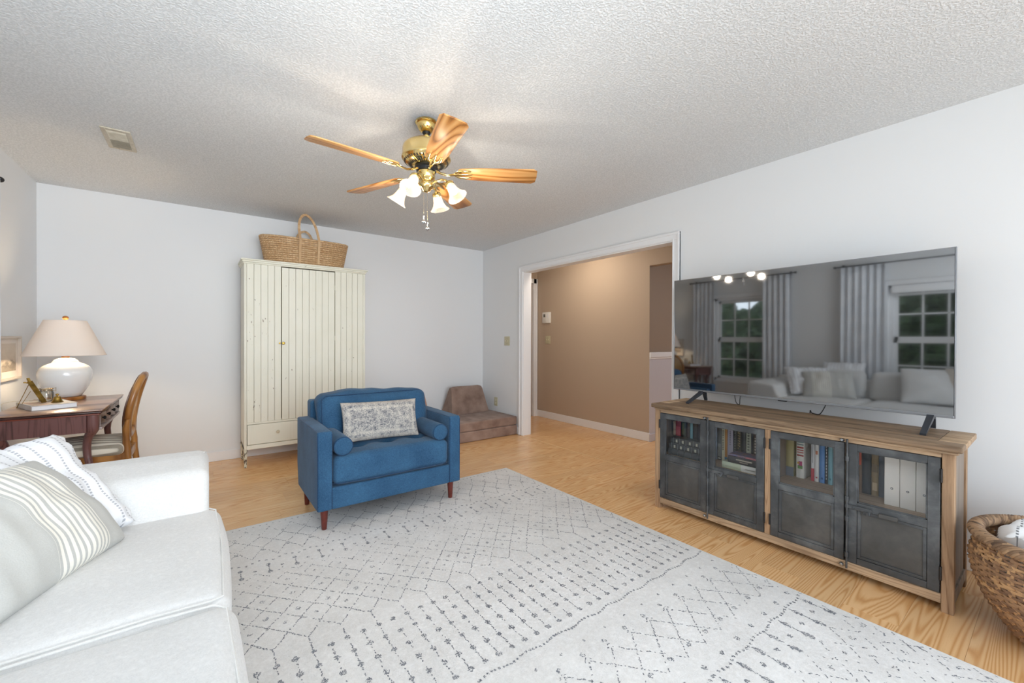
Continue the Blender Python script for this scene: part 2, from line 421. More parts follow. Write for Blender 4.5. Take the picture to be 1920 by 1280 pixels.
def softbox(bm, lo, hi, r, n=8, k=3, bulge=(0, 0, 0), nz=0, ns=4, seed=0, dent=None, post=None):
    a = [(hi[i] - lo[i]) / 2 for i in range(3)]; c = [(hi[i] + lo[i]) / 2 for i in range(3)]
    r = min([r] + [x * .98 for x in a])
    ax = []
    for i in range(3):
        s = [-a[i] + r * (j / k) for j in range(k)]
        inner = a[i] - r; m_ = max(2, n if 2 * inner > 2 * r * .5 else 3)
        s += [-inner + 2 * inner * j / m_ for j in range(m_ + 1)]
        s += [inner + r * (j + 1) / k for j in range(k)]
        ax.append(s)
    vd = {}
    def vert(i, j, l):
        key = (i, j, l)
        if key in vd: return vd[key]
        q = Vector((ax[0][i], ax[1][j], ax[2][l]))
        inn = Vector([max(-(a[d] - r), min(a[d] - r, q[d])) for d in range(3)])
        d = q - inn
        if d.length > 1e-9: q = inn + d.normalized() * r
        un = [q[d_] / a[d_] for d_ in range(3)]
        o = Vector(q)
        for d_ in range(3):
            if bulge[d_]:
                e, f = [x for x in range(3) if x != d_]
                o[d_] += un[d_] * bulge[d_] * max(0, 1 - un[e] ** 2) * max(0, 1 - un[f] ** 2)
        o += Vector(c)
        if dent: o = dent(o)
        if nz:
            nv = noise.noise_vector(Vector((o.x * ns + seed, o.y * ns, o.z * ns)))
            o += nv * nz
        if post: o = post(o)
        vd[key] = bm.verts.new(o); return vd[key]
    N = [len(s) - 1 for s in ax]
    def face(a_, b_, c_, d_):
        try: bm.faces.new((a_, b_, c_, d_))
        except ValueError: pass
    for i in range(N[0]):
        for j in range(N[1]):
            face(vert(i, j, 0), vert(i, j + 1, 0), vert(i + 1, j + 1, 0), vert(i + 1, j, 0))
            face(vert(i, j, N[2]), vert(i + 1, j, N[2]), vert(i + 1, j + 1, N[2]), vert(i, j + 1, N[2]))
    for i in range(N[0]):
        for l in range(N[2]):
            face(vert(i, 0, l), vert(i + 1, 0, l), vert(i + 1, 0, l + 1), vert(i, 0, l + 1))
            face(vert(i, N[1], l), vert(i, N[1], l + 1), vert(i + 1, N[1], l + 1), vert(i + 1, N[1], l))
    for j in range(N[1]):
        for l in range(N[2]):
            face(vert(0, j, l), vert(0, j, l + 1), vert(0, j + 1, l + 1), vert(0, j + 1, l))
            face(vert(N[0], j, l), vert(N[0], j + 1, l), vert(N[0], j + 1, l + 1), vert(N[0], j, l + 1))
def pillow(bm, w, h, t, n=26, pinch=.06, wr=.006, seed=0, p=.45, ruffle=0, fill=None):
    """in local XZ plane, thickness along Y"""
    for side in (-1, 1):
        V = []
        for i in range(n + 1):
            row = []
            for j in range(n + 1):
                u = -1 + 2 * i / n; v = -1 + 2 * j / n
                uu = math.copysign(1 - (1 - abs(u)) ** 1.5, u); vv = math.copysign(1 - (1 - abs(v)) ** 1.5, v)
                x = w / 2 * uu * (1 - pinch * (1 - vv * vv) * abs(uu)); z = h / 2 * vv * (1 - pinch * (1 - uu * uu) * abs(vv))
                th = max(0, (1 - uu ** 2) * (1 - vv ** 2)) ** p
                y = side * t / 2 * th
                nn = noise.noise(Vector((x * 9 + seed, z * 9, side * 3.1))) * wr * 2 + noise.noise(Vector((x * 25 + seed, z * 6, side))) * wr
                y += nn * (0.3 + th) * (1 if th > 0 else 0)
                if ruffle:
                    e = max(abs(uu), abs(vv)) ** 6
                    y += ruffle * e * sin(uu * 17 + seed) * cos(vv * 19); x += ruffle * .5 * e * sin(vv * 23); z += ruffle * .5 * e * sin(uu * 21)
                row.append(bm.verts.new((x, y, z)))
            V.append(row)
        for i in range(n):
            for j in range(n):
                f = (V[i][j], V[i + 1][j], V[i + 1][j + 1], V[i][j + 1])
                bm.faces.new(f if side < 0 else tuple(reversed(f)))
    bmesh.ops.remove_doubles(bm, verts=bm.verts, dist=1e-5)

MW = {}
def tag(o, label=None, cat=None, group=None, kind=None):
    if label: o['label'] = label
    if cat: o['category'] = cat
    if group: o['group'] = group
    if kind: o['kind'] = kind
    return o
def obj(name, bm, mat, parent=None, world=True, angle=40, smooth=True, label=None, kind=None):
    """world=True: the bmesh is in world coordinates and is moved into the parent's frame"""
    if parent is not None and world:
        bmesh.ops.transform(bm, matrix=MW[parent.name].inverted(), verts=bm.verts)
    bmesh.ops.recalc_face_normals(bm, faces=bm.faces)
    me = bpy.data.meshes.new(name); bm.to_mesh(me); bm.free()
    me.materials.append(MT[mat] if isinstance(mat, str) else mat)
    if smooth:
        me.polygons.foreach_set('use_smooth', [True] * len(me.polygons))
        try: me.set_sharp_from_angle(angle=radians(angle))
        except Exception: pass
    o = bpy.data.objects.new(name, me); COL.objects.link(o)
    if parent is not None: o.parent = parent
    MW[o.name] = MW[parent.name].copy() if parent is not None else Matrix.Identity(4)
    if label: o['label'] = label
    if kind: o['kind'] = kind
    return o
def recenter(o, loc):
    """give a one-mesh thing an origin of its own"""
    o.data.transform(Matrix.Translation(-Vector(loc))); o.location = loc
    MW[o.name] = Matrix.Translation(loc); return o
def thing(name, label, cat, loc=(0, 0, 0), rz=0, group=None):
    o = bpy.data.objects.new(name, None); COL.objects.link(o); o.empty_display_size = .1
    o.location = loc; o.rotation_euler = (0, 0, rz)
    MW[o.name] = Matrix.Translation(loc) @ Matrix.Rotation(rz, 4, 'Z')
    return tag(o, label, cat, group)
def struct(name, bm, mat, parent=None, **kw):
    o = obj(name, bm, mat, parent, smooth=False, **kw)
    if parent is None: o['kind'] = 'structure'
    return o
def tint_faces(o, fn):
    me = o.data; at = me.attributes.new('tint', 'FLOAT', 'FACE')
    at.data.foreach_set('value', [fn(p) for p in me.polygons])

XL, XR, YB, CE = -1.054, 3.20, 4.959, 2.44
YF = -2.2
# ------------------------------------------------------------------ SETTING
bm = BM(); box(bm, XL - .15, 7.1, YF - .15, 5.2, -.12, -.006); floor = struct('floor', bm, MT['oak'])
plank_mesh = {}
def planks(x0, x1, y0, y1, L=1.2, wd=.19, st=0):
    row = 0; y = y0
    while y < y1 - 1e-4:
        y2 = min(y + wd, y1); x = x0 - ((row * .47 + st) % 1) * L; 
        while x < x1 - 1e-4:
            a = max(x, x0); b = min(x + L, x1)
            if b - a > .02:
                key = (round(b - a, 3), round(y2 - y, 3))
                if key not in plank_mesh:
                    q = BM(); box(q, 0, b - a - .0006, 0, y2 - y - .0006, -.006, 0, .0004)
                    me = bpy.data.meshes.new('plank'); bmesh.ops.recalc_face_normals(q, faces=q.faces); q.to_mesh(me); q.free()
                    me.materials.append(MT['oak']); plank_mesh[key] = me
                o = bpy.data.objects.new('plank', plank_mesh[key]); COL.objects.link(o)
                o.parent = floor; o.location = (a, y, 0)
            x += L
        y += wd; row += 1
planks(XL, 3.172, -.35, YB, st=.3)
planks(3.192, 4.6, 1.2, 5.1, st=.8)
bm = BM(); box(bm, XL, 7, YF, -.35, -.006, 0); box(bm, 3.192, 7, -.35, 1.2, -.006, 0); box(bm, 4.6, 7, 1.2, 5.1, -.006, 0); box(bm, 3.172, 3.192, -.35, 2.0, -.006, 0)
struct('floor_edge', bm, MT['oak'], floor)
bm = BM(); box(bm, 3.172, 3.192, 2.0, 4.05, -.006, .0015, .0006); struct('trim_1', bm, plain('pale_threshold_strip', 'e0b984', .4))
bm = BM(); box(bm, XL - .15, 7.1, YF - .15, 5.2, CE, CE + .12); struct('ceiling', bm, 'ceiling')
bm = BM(); box(bm, XL - .15, 3.2, YB, YB + .12, 0, CE); struct('wall_back', bm, 'wall')
# right wall with the wide cased opening
OY0, OY1, OZ = 1.985, 4.045, 2.04
bm = BM()
box(bm, XR, XR + .11, OY1, YB + .12, 0, CE); box(bm, XR, XR + .11, YF, OY0, 0, CE); box(bm, XR, XR + .11, OY0, OY1, OZ, CE)
struct('wall_right', bm, 'wall')
# left wall with two window openings
WZ0, WZ1 = .52, 1.88
wins = [(2.74, 3.56), (.52, 1.34)]
bm = BM()
edges = [YF, wins[1][0], wins[1][1], wins[0][0], wins[0][1], YB + .12]
for a, b in ((0, 1), (2, 3), (4, 5)): box(bm, XL - .15, XL, edges[a], edges[b], 0, CE)
for a, b in wins: box(bm, XL - .15, XL, a, b, 0, WZ0); box(bm, XL - .15, XL, a, b, WZ1, CE)
struct('wall_left', bm, 'wall')
# front wall: behind the camera, unseen; wide window opening added to let light in
bm = BM()
box(bm, XL - .15, -.75, YF - .12, YF, 0, CE); box(bm, 2.95, 3.31, YF - .12, YF, 0, CE); box(bm, -.75, 2.95, YF - .12, YF, 2.2, CE); box(bm, -.75, 2.95, YF - .12, YF, 0, .12)
struct('wall_front', bm, 'wall')
bm = BM()
for x in (-.75, .46, 1.69, 2.9): box(bm, x, x + .05, YF - .08, YF - .03, .12, 2.2)
box(bm, -.75, 2.95, YF - .08, YF - .03, .12, .18); box(bm, -.75, 2.95, YF - .08, YF - .03, 2.14, 2.2)
struct('window_3', bm, 'trim')

# casing round the opening
def casing(bm, y0, y1, z1, x, w=.068, side=-1):
    t = .016; s = side
    for (a, b, tt) in ((0, w, t), (w - .02, w, t + .008), (.004, .014, t + .004)):
        xa, xb = sorted((x, x + s * tt))
        box(bm, xa, xb, y0 - b, y0 - a, 0, z1 + a, .002); box(bm, xa, xb, y1 + a, y1 + b, 0, z1 + a, .002)
        box(bm, xa, xb, y0 - b, y1 + b, z1 + a, z1 + b, .002)
bm = BM(); casing(bm, OY0 + .012, OY1 - .012, OZ - .01, XR); casing(bm, OY0 + .012, OY1 - .012, OZ - .01, XR + .11, side=1)
struct('trim_2', bm, 'trim')
bm = BM(); box(bm, XR - .004, XR + .114, OY0, OY0 + .018, 0, OZ); box(bm, XR - .004, XR + .114, OY1 - .018, OY1, 0, OZ); box(bm, XR - .004, XR + .114, OY0 + .018, OY1 - .018, OZ - .018, OZ)
struct('trim_3', bm, 'trim')
# baseboards
def base(name, segs, h=.092, t=.014, mat='trim'):
    bm = BM()
    for (x0, y0, x1, y1) in segs:
        box(bm, x0, x1, y0, y1, 0, h, .003)
    struct(name, bm, mat)
base('baseboard_back', [(XL, YB - .014, XR, YB)])
base('baseboard_right', [(XR - .014, 4.115, XR, YB - .014), (XR - .014, YF, XR, 1.925)])
base('baseboard_left', [(XL, YF, XL + .014, YB - .014)])
# hallway
HX, HY = 4.205, 4.955
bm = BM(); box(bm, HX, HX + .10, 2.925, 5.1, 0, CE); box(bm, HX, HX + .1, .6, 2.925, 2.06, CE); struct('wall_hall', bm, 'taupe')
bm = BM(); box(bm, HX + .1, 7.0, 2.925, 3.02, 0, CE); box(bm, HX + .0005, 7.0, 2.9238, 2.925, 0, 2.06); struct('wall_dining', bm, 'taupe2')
bm = BM(); box(bm, HX, 7.0, 2.915, 2.9237, 0, .985); struct('trim_4', bm, 'lilac')
bm = BM(); box(bm, HX - .004, 7, 2.895, 2.924, .985, 1.045, .006, 2); box(bm, HX - .002, 7, 2.905, 2.924, .965, .985, .003); struct('trim_5', bm, 'trim')
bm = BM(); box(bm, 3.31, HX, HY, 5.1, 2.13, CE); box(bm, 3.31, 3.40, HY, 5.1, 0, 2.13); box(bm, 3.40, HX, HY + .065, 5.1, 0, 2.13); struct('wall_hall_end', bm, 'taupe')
bm = BM()
for (a, b, t) in ((0, .07, .016), (.05, .07, .022)):
    box(bm, HX - .008 - .07 + a, HX - .008 - .07 + b, HY - t, HY + .03, 0, 2.13 + 0, .002)
box(bm, 3.40, HX - .008, HY - .016, HY + .03, 2.06, 2.13, .002); box(bm, 3.40, 3.47, HY - .016, HY + .03, 0, 2.13)
struct('trim_6', bm, 'trim')
bm = BM(); box(bm, 3.47, HX - .078, HY + .02, HY + .06, .008, 2.06); d1 = struct('door_1', bm, plain('grey_beige_door', 'a99c92', .5))
for zz in ((.2, .95), (1.05, 1.9)):
    bm = BM(); box(bm, 3.57, 3.80, HY + .012, HY + .021, zz[0], zz[1], .006); struct('door_panel', bm, 'taupe2', d1)
    bm = BM(); box(bm, 3.87, 4.06, HY + .012, HY + .021, zz[0], zz[1], .006); struct('door_panel', bm, 'taupe2', d1)
base('baseboard_hall', [(HX - .014, 2.91, HX, HY)], h=.10)
base('baseboard_dining', [(HX - .014, 2.90, 7.0, 2.915)], h=.09, mat='lilac')
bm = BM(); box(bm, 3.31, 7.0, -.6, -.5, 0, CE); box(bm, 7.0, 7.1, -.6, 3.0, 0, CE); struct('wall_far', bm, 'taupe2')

# windows in the left wall
def window(idx, y0, y1):
    x = XL
    bm = BM()   # frame + casing
    for a, b, c, d in ((y0, y0 + .04, WZ0, WZ1), (y1 - .04, y1, WZ0, WZ1), (y0, y1, WZ1 - .04, WZ1), (y0, y1, WZ0, WZ0 + .04)):
        box(bm, x - .13, x - .02, a, b, c, d)
    w = struct('window_%d' % idx, bm, 'trim')
    bm = BM()
    t = .014
    for a, b, c, d in ((y0 - .06, y0, WZ0 - .06, WZ1 + .06), (y1, y1 + .06, WZ0 - .06, WZ1 + .06), (y0, y1, WZ1, WZ1 + .06), (y0 - .07, y1 + .07, WZ0 - .03, WZ0)):
        box(bm, x, x + t, a, b, c, d, .003)
    struct('window_casing', bm, 'trim', w)
    zm = (WZ0 + WZ1) / 2
    for nm, (c, d), xs in (('upper_sash', (zm, WZ1 - .04), -.10), ('lower_sash', (WZ0 + .04, zm), -.07)):
        bm = BM(); a0, b0 = y0 + .04, y1 - .04; s = .04
        for a, b, e, f in ((a0, a0 + s, c, d), (b0 - s, b0, c, d), (a0, b0, c, c + s), (a0, b0, d - s, d)): box(bm, x + xs - .015, x + xs + .015, a, b, e, f, .002)
        wi = b0 - a0 - 2 * s
        for k in (1, 2): box(bm, x + xs - .006, x + xs + .009, a0 + s + wi * k / 3 - .009, a0 + s + wi * k / 3 + .009, c + s, d - s)
        box(bm, x + xs - .006, x + xs + .009, a0 + s, b0 - s, (c + d) / 2 - .009, (c + d) / 2 + .009)
        so = struct(nm, bm, 'trim', w)
        hz = [(c + s, (c + d) / 2), ((c + d) / 2, d - s)]
        for k in range(3):
            for (e, f) in hz:
                q = BM(); box(q, x + xs - .003, x + xs, a0 + s + wi * k / 3, a0 + s + wi * (k + 1) / 3, e, f); struct('pane', q, 'pane', so)
    if idx == 2:
        bm = BM(); box(bm, x - .03, x + .03, y0 + .03, y1 - .03, WZ1 - .10, WZ1 - .005, .004)
        for k in range(5): box(bm, x - .02, x + .02, y0 + .04, y1 - .04, WZ1 - .112 - k * .006, WZ1 - .109 - k * .006)
        o = obj('blind', bm, 'trim'); recenter(o, (x, (y0 + y1) / 2, WZ1 - .1)); tag(o, 'white raised blind at the head of the window, seen reflected in the television', 'blind')
window(1, *wins[0]); window(2, *wins[1])

# ------------------------------------------------------------------ RUG
rug = thing('area_rug', 'off-white area rug with grey diamond lattice and dotted lines on the oak floor', 'rug', (1.03, 1.56, 0))
RX0, RX1, RY0, RY1 = -.19, 2.255, .04, 3.092
bm = BM(); box(bm, RX0, RX1, RY0, RY1, .0005, .010, .003, 2); obj('rug_pile', bm, 'rug', rug, angle=60)
bm = BM()
RR = random.Random(3)
def blot(x, y, s, a=None):
    if not (RX0 + .012 < x < RX1 - .012 and RY0 + .012 < y < RY1 - .012): return
    a = RR.uniform(0, pi) if a is None else a
    l = s * RR.uniform(.7, 1.4); w = s * RR.uniform(.35, .7)
    ca, sa = cos(a), sin(a)
    z = .0104 + RR.uniform(0, .0003)
    vs = [bm.verts.new((x + ca * p * l - sa * q * w, y + sa * p * l + ca * q * w, z)) for p, q in ((-1, -.5), (0, -1), (1, -.4), (.8, .6), (-.1, 1), (-.9, .5))]
    bm.faces.new(vs)
def fade(x, y):
    return .5 + .5 * noise.noise(Vector((x * 2.1, y * 2.1, 4.2))) * 1.3
def dash(x0, y0, x1, y1, wgt=1.0, s=.0040):
    L = math.hypot(x1 - x0, y1 - y0); n = max(1, int(L / .0052)); a = math.atan2(y1 - y0, x1 - x0)
    for i in range(n):
        t = (i + RR.random()) / n; x = x0 + (x1 - x0) * t; y = y0 + (y1 - y0) * t
        if RR.random() < wgt * (.45 + .55 * fade(x, y)): blot(x + RR.gauss(0, .0016), y + RR.gauss(0, .0016), s, a + RR.gauss(0, .35))
def spot(x, y, r=.010, n=16, sy=1.0):
    n = int(n * (.8 + .7 * fade(x, y)))
    for i in range(n):
        a = RR.uniform(0, 2 * pi); q = r * sqrt(RR.random()); blot(x + q * cos(a), y + q * sin(a) * sy, .0030)
PX = .1235; X0 = .218 - PX * 4
def cols(h=0):
    k = 0; out = []
    while X0 + (k + h * .5) * PX < RX1 + .06: out.append(X0 + (k + h * .5) * PX); k += 1
    return out
HP = PX / 2
def diam(cx, cyy, hh, wg=1.0):
    dash(cx - HP, cyy, cx, cyy + hh, wg); dash(cx, cyy + hh, cx + HP, cyy, wg)
    dash(cx - HP, cyy, cx, cyy - hh, wg); dash(cx, cyy - hh, cx + HP, cyy, wg)
def trellis(y, sgn):
    """X-lattice with open V tops; y = crossing row"""
    for cx in cols(1):
        diam(cx, y, .076, .95); spot(cx, y + .108, .007, 9); spot(cx, y - .106, .011, 16)
    for cx in cols(0):
        dash(cx - HP, y - .078, cx, y - .2, .55); dash(cx + HP, y - .078, cx, y - .2, .75)
        dash(cx - HP, y + .078, cx, y + .2, .45); dash(cx + HP, y + .078, cx, y + .2, .35)
        spot(cx, y + .2, .006, 6)
def barbells(yd, yt, yb):
    x = X0
    while x < RX1:
        spot(x, yd + .012 * sin((x - X0) / PX * 2 * pi), .006, 9); x += PX / 4
    for cx in cols(1):
        cx = cx + .002
        spot(cx, yt, .010, 22, 1.3); spot(cx, yb, .011, 26, 1.3); dash(cx, yt, cx, yb, 1.0)
    for cx in cols(0): spot(cx, (yt + yb) / 2, .008, 12)
trellis(2.80, 1)
barbells(2.555, 2.50, 2.42)
for i, yc in enumerate((2.015, 2.155, 2.295)):
    for cx in cols(0): diam(cx, yc, .07, (.8, .7, .45)[i]); spot(cx, yc, .012, (14, 11, 6)[i])
for cx in cols(1): dash(cx, 2.365, cx + HP, 2.435, .3); dash(cx, 2.365, cx - HP, 2.435, .3)
for cx in cols(0):
    dash(cx, 1.945, cx + HP, 1.875, .8); dash(cx, 1.945, cx - HP, 1.875, .8); spot(cx + HP, 1.945, .009, 9)
    dash(cx - HP, 1.875, cx - .03, 1.83, 1); dash(cx - .03, 1.83, cx, 1.80, 1); dash(cx, 1.80, cx + .03, 1.83, 1); dash(cx + .03, 1.83, cx + HP, 1.875, 1)
    dash(cx, 1.80, cx, 1.27, .8)
    for k in range(6): spot(cx, 1.70 - k * .0855, .011, 22)
for cx in cols(1):
    dash(cx, 1.70, cx, 1.27, .55)
    for k in range(6): spot(cx, 1.70 - k * .0855, .0125, 26)
def dotline(y, sp=.0155, r=.005):
    x = RX0
    while x < RX1: spot(x, y + .006 * sin(x * 40), r, 7); x += sp * RR.uniform(.8, 1.3)
dotline(1.213)
for cx in cols(1):
    spot(cx, 1.08, .010, 15); dash(cx - .02, 1.045, cx, 1.062, 1); dash(cx + .02, 1.045, cx, 1.062, .7)
    dash(cx, 1.045, cx + PX, .905, 1.0, .0038); dash(cx, 1.045, cx - PX, .905, 1.0, .0038)
    spot(cx, .87, .011, 18)
for cx in cols(0): spot(cx, .775, .011, 18); dash(cx - HP, .905, cx, .835, .7); dash(cx + HP, .905, cx, .835, .7); spot(cx, 1.13, .006, 7)
dotline(.733, .020, .006)
for cx in cols(0):
    spot(cx, .69, .012, 34, 1.9); spot(cx, .61, .013, 40, 1.9); dash(cx, .72, cx, .59, 1.1)
for cx in cols(1): spot(cx, .655, .010, 16)
for i, yc in enumerate((.50, .36, .22, .08)):
    for cx in cols(i % 2): diam(cx, yc, .075, .38); spot(cx, yc, .012, 8)
x = RX0 + .02
while x < RX1:
    spot(x, 3.047, .005, 6); x += .036
y = RY0 + .03
while y < RY1:
    dash(RX1 - .05, y, RX1 - .05 + .01, y + .03, .35); y += .06
o = obj('woven_pattern', bm, 'rugink', rug, smooth=False, kind='stuff')

# ------------------------------------------------------------------ MEDIA CONSOLE
XF, XBk = 2.605, 2.995
CY0, CY1 = .283, 1.761
con = thing('media_console', 'weathered wood and gunmetal media console with four glazed doors along the right wall', 'cabinet', ((XF + XBk) / 2, (CY0 + CY1) / 2, 0))
bm = BM()
pl = [(2.565, 2.668), (2.669, 2.785), (2.786, 2.90), (2.901, 3.018)]
for a, b in pl[:1]: box(bm, a, b, .256, 1.769, .714, .742, .006, 3)
obj('top_board', bm, 'weathertop', con)
for a, b in pl[1:]:
    bm = BM(); box(bm, a, b, .345, 1.69, .715, .7415, .0015); obj('top_board', bm, 'weathertop', con)
for a, b in ((.256, .344), (1.691, 1.769)):
    bm = BM(); box(bm, 2.669, 3.018, a, b, .714, .742, .004, 2); obj('end_board', bm, 'weather', con)
bm = BM(); box(bm, 2.585, 3.01, .27, 1.755, .700, .714, .004, 2); obj('top_moulding', bm, 'weather', con)
for y in (CY0, CY1 - .04):
    for x in (XF, XBk - .04):
        bm = BM(); box(bm, x, x + .04, y, y + .04, 0, .70, .002); obj('leg', bm, 'weatherv', con)
bm = BM(); box(bm, XF + .002, XF + .034, CY0 + .04, CY1 - .04, .678, .70, .002); obj('top_rail', bm, 'weather', con)
bm = BM(); box(bm, XF + .001, XF + .036, CY0 + .04, CY1 - .04, .036, .078, .002); obj('bottom_rail', bm, 'weather', con)
bm = BM(); box(bm, XF + .001, XF + .034, 1.008, 1.039, .078, .678, .002); obj('centre_post', bm, 'weatherv', con)
for y in (CY0 + .008, CY1 - .018):
    bm = BM(); box(bm, XF + .04, XBk - .04, y, y + .01, .08, .70); obj('side_panel', bm, 'weatherdk', con)
for y in (CY0, CY1 - .034):
    bm = BM(); box(bm, XF + .04, XBk - .04, y, y + .034, .04, .09, .002); obj('side_rail', bm, 'weatherdk', con)
bm = BM(); box(bm, XBk - .012, XBk - .002, CY0 + .04, CY1 - .04, .06, .70)
for k in range(7): box(bm, XBk - .014, XBk - .012, CY0 + .05 + k * .205, CY0 + .05 + k * .205 + .198, .07, .698)
obj('back_panel', bm, 'shelfwood', con)
bm = BM(); box(bm, XF + .03, XBk - .014, CY0 + .02, CY1 - .02, .06, .078); obj('bottom_shelf', bm, 'shelfwood', con)
bm = BM(); box(bm, XF + .028, XBk - .014, CY0 + .02, CY1 - .02, .358, .377, .001); obj('middle_shelf', bm, 'shelfwood', con)
bm = BM(); box(bm, XF + .04, XBk - .014, 1.014, 1.032, .08, .70); obj('divider', bm, 'weatherdk', con)
doors = [(1.382, 1.719), (1.041, 1.372), (.668, 1.006), (.327, .656)]
GZ0, GZ1 = .388, .645
for i, (a, b) in enumerate(doors):
    d = BM(); x0, x1 = XF - .002, XF + .016; s = .040; z0, z1 = .082, .676
    for e, f, c, dd in ((a, a + s, z0, z1), (b - s, b, z0, z1), (a + s, b - s, z1 - .033, z1), (a + s, b - s, z0, z0 + .03), (a + s, b - s, .352, GZ0)):
        box(d, x0, x1, e, f, c, dd, .0012)
    door = obj('cabinet_door', d, 'steelf', con)
    q = BM(); box(q, x0 + .0098, x0 + .0125, a + s - .002, b - s + .002, z0 + .028, .354); obj('door_panel', q, 'steel', door)
    q = BM(); w = .014  # flat strips riveted round the sheet and glass
    for e, f, c, dd in ((a + s, a + s + w, z0 + .03, .352), (b - s - w, b - s, z0 + .03, .352), (a + s + w, b - s - w, .352 - w, .352), (a + s + w, b - s - w, z0 + .03, z0 + .03 + w)):
        box(q, x0 + .0035, x0 + .0105, e + (.0014 if e == a + s else 0), f - (.0014 if f == b - s else 0), c + (.0014 if c == z0 + .03 else 0), dd - (.0014 if dd == .352 else 0), .0008)
    for e, f, c, dd in ((a + s, a + s + .006, GZ0, GZ1), (b - s - .006, b - s, GZ0, GZ1), (a + s, b - s, GZ1 - .006, GZ1), (a + s, b - s, GZ0, GZ0 + .006)):
        box(q, x0 + .004, x0 + .008, e, f, c, dd)
    obj('edge_strip', q, 'steelf', door)
    q = BM(); box(q, x0 + .010, x0 + .012, a + s, b - s, GZ0, GZ1); obj('glass_pane', q, 'cabglass', door)
    hy = b if i in (0, 2) else a
    for hz in (.17, .60):
        q = BM(); lathe(q, [(0, -.03), (.005, -.03), (.005, .03), (0, .03)], 10, (XF - .004, hy + (.003 if i in (0, 2) else -.003), hz)); obj('hinge', q, 'black', door)
    if i in (1, 3):
        yr = b + .002   # espagnolette rod on the far edge
        q = BM(); tube(q, [(x0 - .009, yr - .004, .050), (x0 - .009, yr - .004, .697)], .0045, 10)
        for z in (.12, .30, .40, .60): tube(q, [(x0 - .009, yr - .004, z - .012), (x0 - .009, yr - .004, z + .012)], .0085, 10)
        obj('bolt_rod', q, 'steelf', door)
        q = BM(); box(q, x0 - .011, x0 - .002, yr - .10, yr + .004, .352, .372, .002); box(q, x0 - .016, x0 - .008, yr - .095, yr - .07, .34, .36, .002)
        tube(q, [(x0 - .006, yr - .085, .345), (x0 - .02, yr - .085, .345), (x0 - .022, yr - .085, .36)], .004, 8)
        lathe(q, [(0, 0), (.006, 0), (.004, .004), (0, .005)], 12, (0, 0, 0), Matrix.Translation((x0 - .011, yr - .03, .362)) @ Matrix.Rotation(radians(-90), 4, 'Y'))
        obj('hasp', q, 'steelf', door)
        q = BM(); box(q, x0 - .010, x0 - .001, yr - .195, yr - .125, .345, .365, .002); obj('latch_plate', q, 'steel', door)
        for z in (.058, .690):
            q = BM(); lathe(q, [(0, .010), (.006, .009), (.010, .004), (.011, 0), (.011, -.004), (0, -.004)], 16, (0, 0, 0), Matrix.Translation((XF - .004, yr + .018, z)) @ Matrix.Rotation(radians(-90), 4, 'Y')); obj('rivet', q, 'chrome', con)

# ------------------------------------------------------------------ BOOKS behind the glass
def bookmat(name, c, c2=None): return plain(name, c, .5, c2 or c, 40)
def book(name, label, grp, x, y0, y1, z0, h, d, col, lie=False, marks=None, c2=None, tilt=0, cat='book'):
    """standing: spine faces -X at x, thickness y0..y1. lying: spine along Y, thickness h"""
    t = thing(name, label, cat, (x + d / 2, (y0 + y1) / 2, z0), 0, grp)
    b = .0022
    bm = BM()
    if not lie:
        box(bm, x, x + d, y0, y0 + b, z0, z0 + h); box(bm, x, x + d, y1 - b, y1, z0, z0 + h)
        prism(bm, [(x + .004, y0), (x - .001, y0 + (y1 - y0) * .2), (x - .0025, (y0 + y1) / 2), (x - .001, y1 - (y1 - y0) * .2), (x + .004, y1)], 'z', z0, z0 + h)
    else:
        box(bm, x, x + d, y0, y1, z0, z0 + b); box(bm, x, x + d, y0, y1, z0 + h - b, z0 + h)
        prism(bm, [(x + .004, z0), (x - .001, z0 + h * .2), (x - .003, z0 + h / 2), (x - .001, z0 + h * .8), (x + .004, z0 + h)], 'y', y0, y1)
    mt = bookmat(name + '_cover', col, c2)
    obj('cover', bm, mt, t)
    bm = BM()
    if not lie: box(bm, x + .005, x + d - .004, y0 + b, y1 - b, z0 + .003, z0 + h - .003)
    else: box(bm, x + .005, x + d - .004, y0 + .003, y1 - .003, z0 + b, z0 + h - b)
    obj('pages', bm, 'paper', t)
    for (u0, u1, v0, v1, mc) in (marks or []):   # printed patches on the spine, fractions of its length and width
        bm = BM()
        if not lie: box(bm, x - .0034, x + .001, y0 + (y1 - y0) * v0, y0 + (y1 - y0) * v1, z0 + h * u0, z0 + h * u1)
        else: box(bm, x - .0038, x + .001, y1 - (y1 - y0) * u1, y1 - (y1 - y0) * u0, z0 + h * v0, z0 + h * v1)
        obj('spine_print', bm, bookmat('print_' + mc, mc), t)
    return t
SZ = .3775
def lines(c, n, u0, u1, v0=.25, v1=.75, rnd=5):
    q = random.Random(rnd); out = []
    st = (u1 - u0) / n
    for i in range(n):
        a = u0 + st * i; out.append((a, a + st * q.uniform(.35, .7), v0, v1, c))
    return out
g1 = 'books behind the first cabinet door'
for k, (z, h, yy) in enumerate(((SZ, .041, (1.462, 1.702)), (SZ + .0415, .041, (1.456, 1.700)), (SZ + .083, .040, (1.45, 1.685)))):
    mk = []
    for s in (.16, .36, .58, .79): mk += [(s, s + .05, .25, .72, 'b5b4a4')]
    for s in (.08, .28, .48, .70, .9): mk += [(s, s + .008, 0, 1, '7f8688')]
    if k == 0: mk = [(s, s + .006, 0, 1, '5f6c74') for s in (.1, .3, .5, .7, .9)]
    book('reference_volume', ['lowest dark slate volume in the stack behind the first cabinet door from the opening', 'middle dark grey volume with pale spine marks in the stack behind the first cabinet door', 'topmost dark grey volume with pale spine marks in the stack behind the first cabinet door'][k], g1, 2.68 + .004 * k, yy[0], yy[1], z, h, .19, ['3d464c', '41474b', '46494b'][k], True, mk)
z1 = SZ + .1235
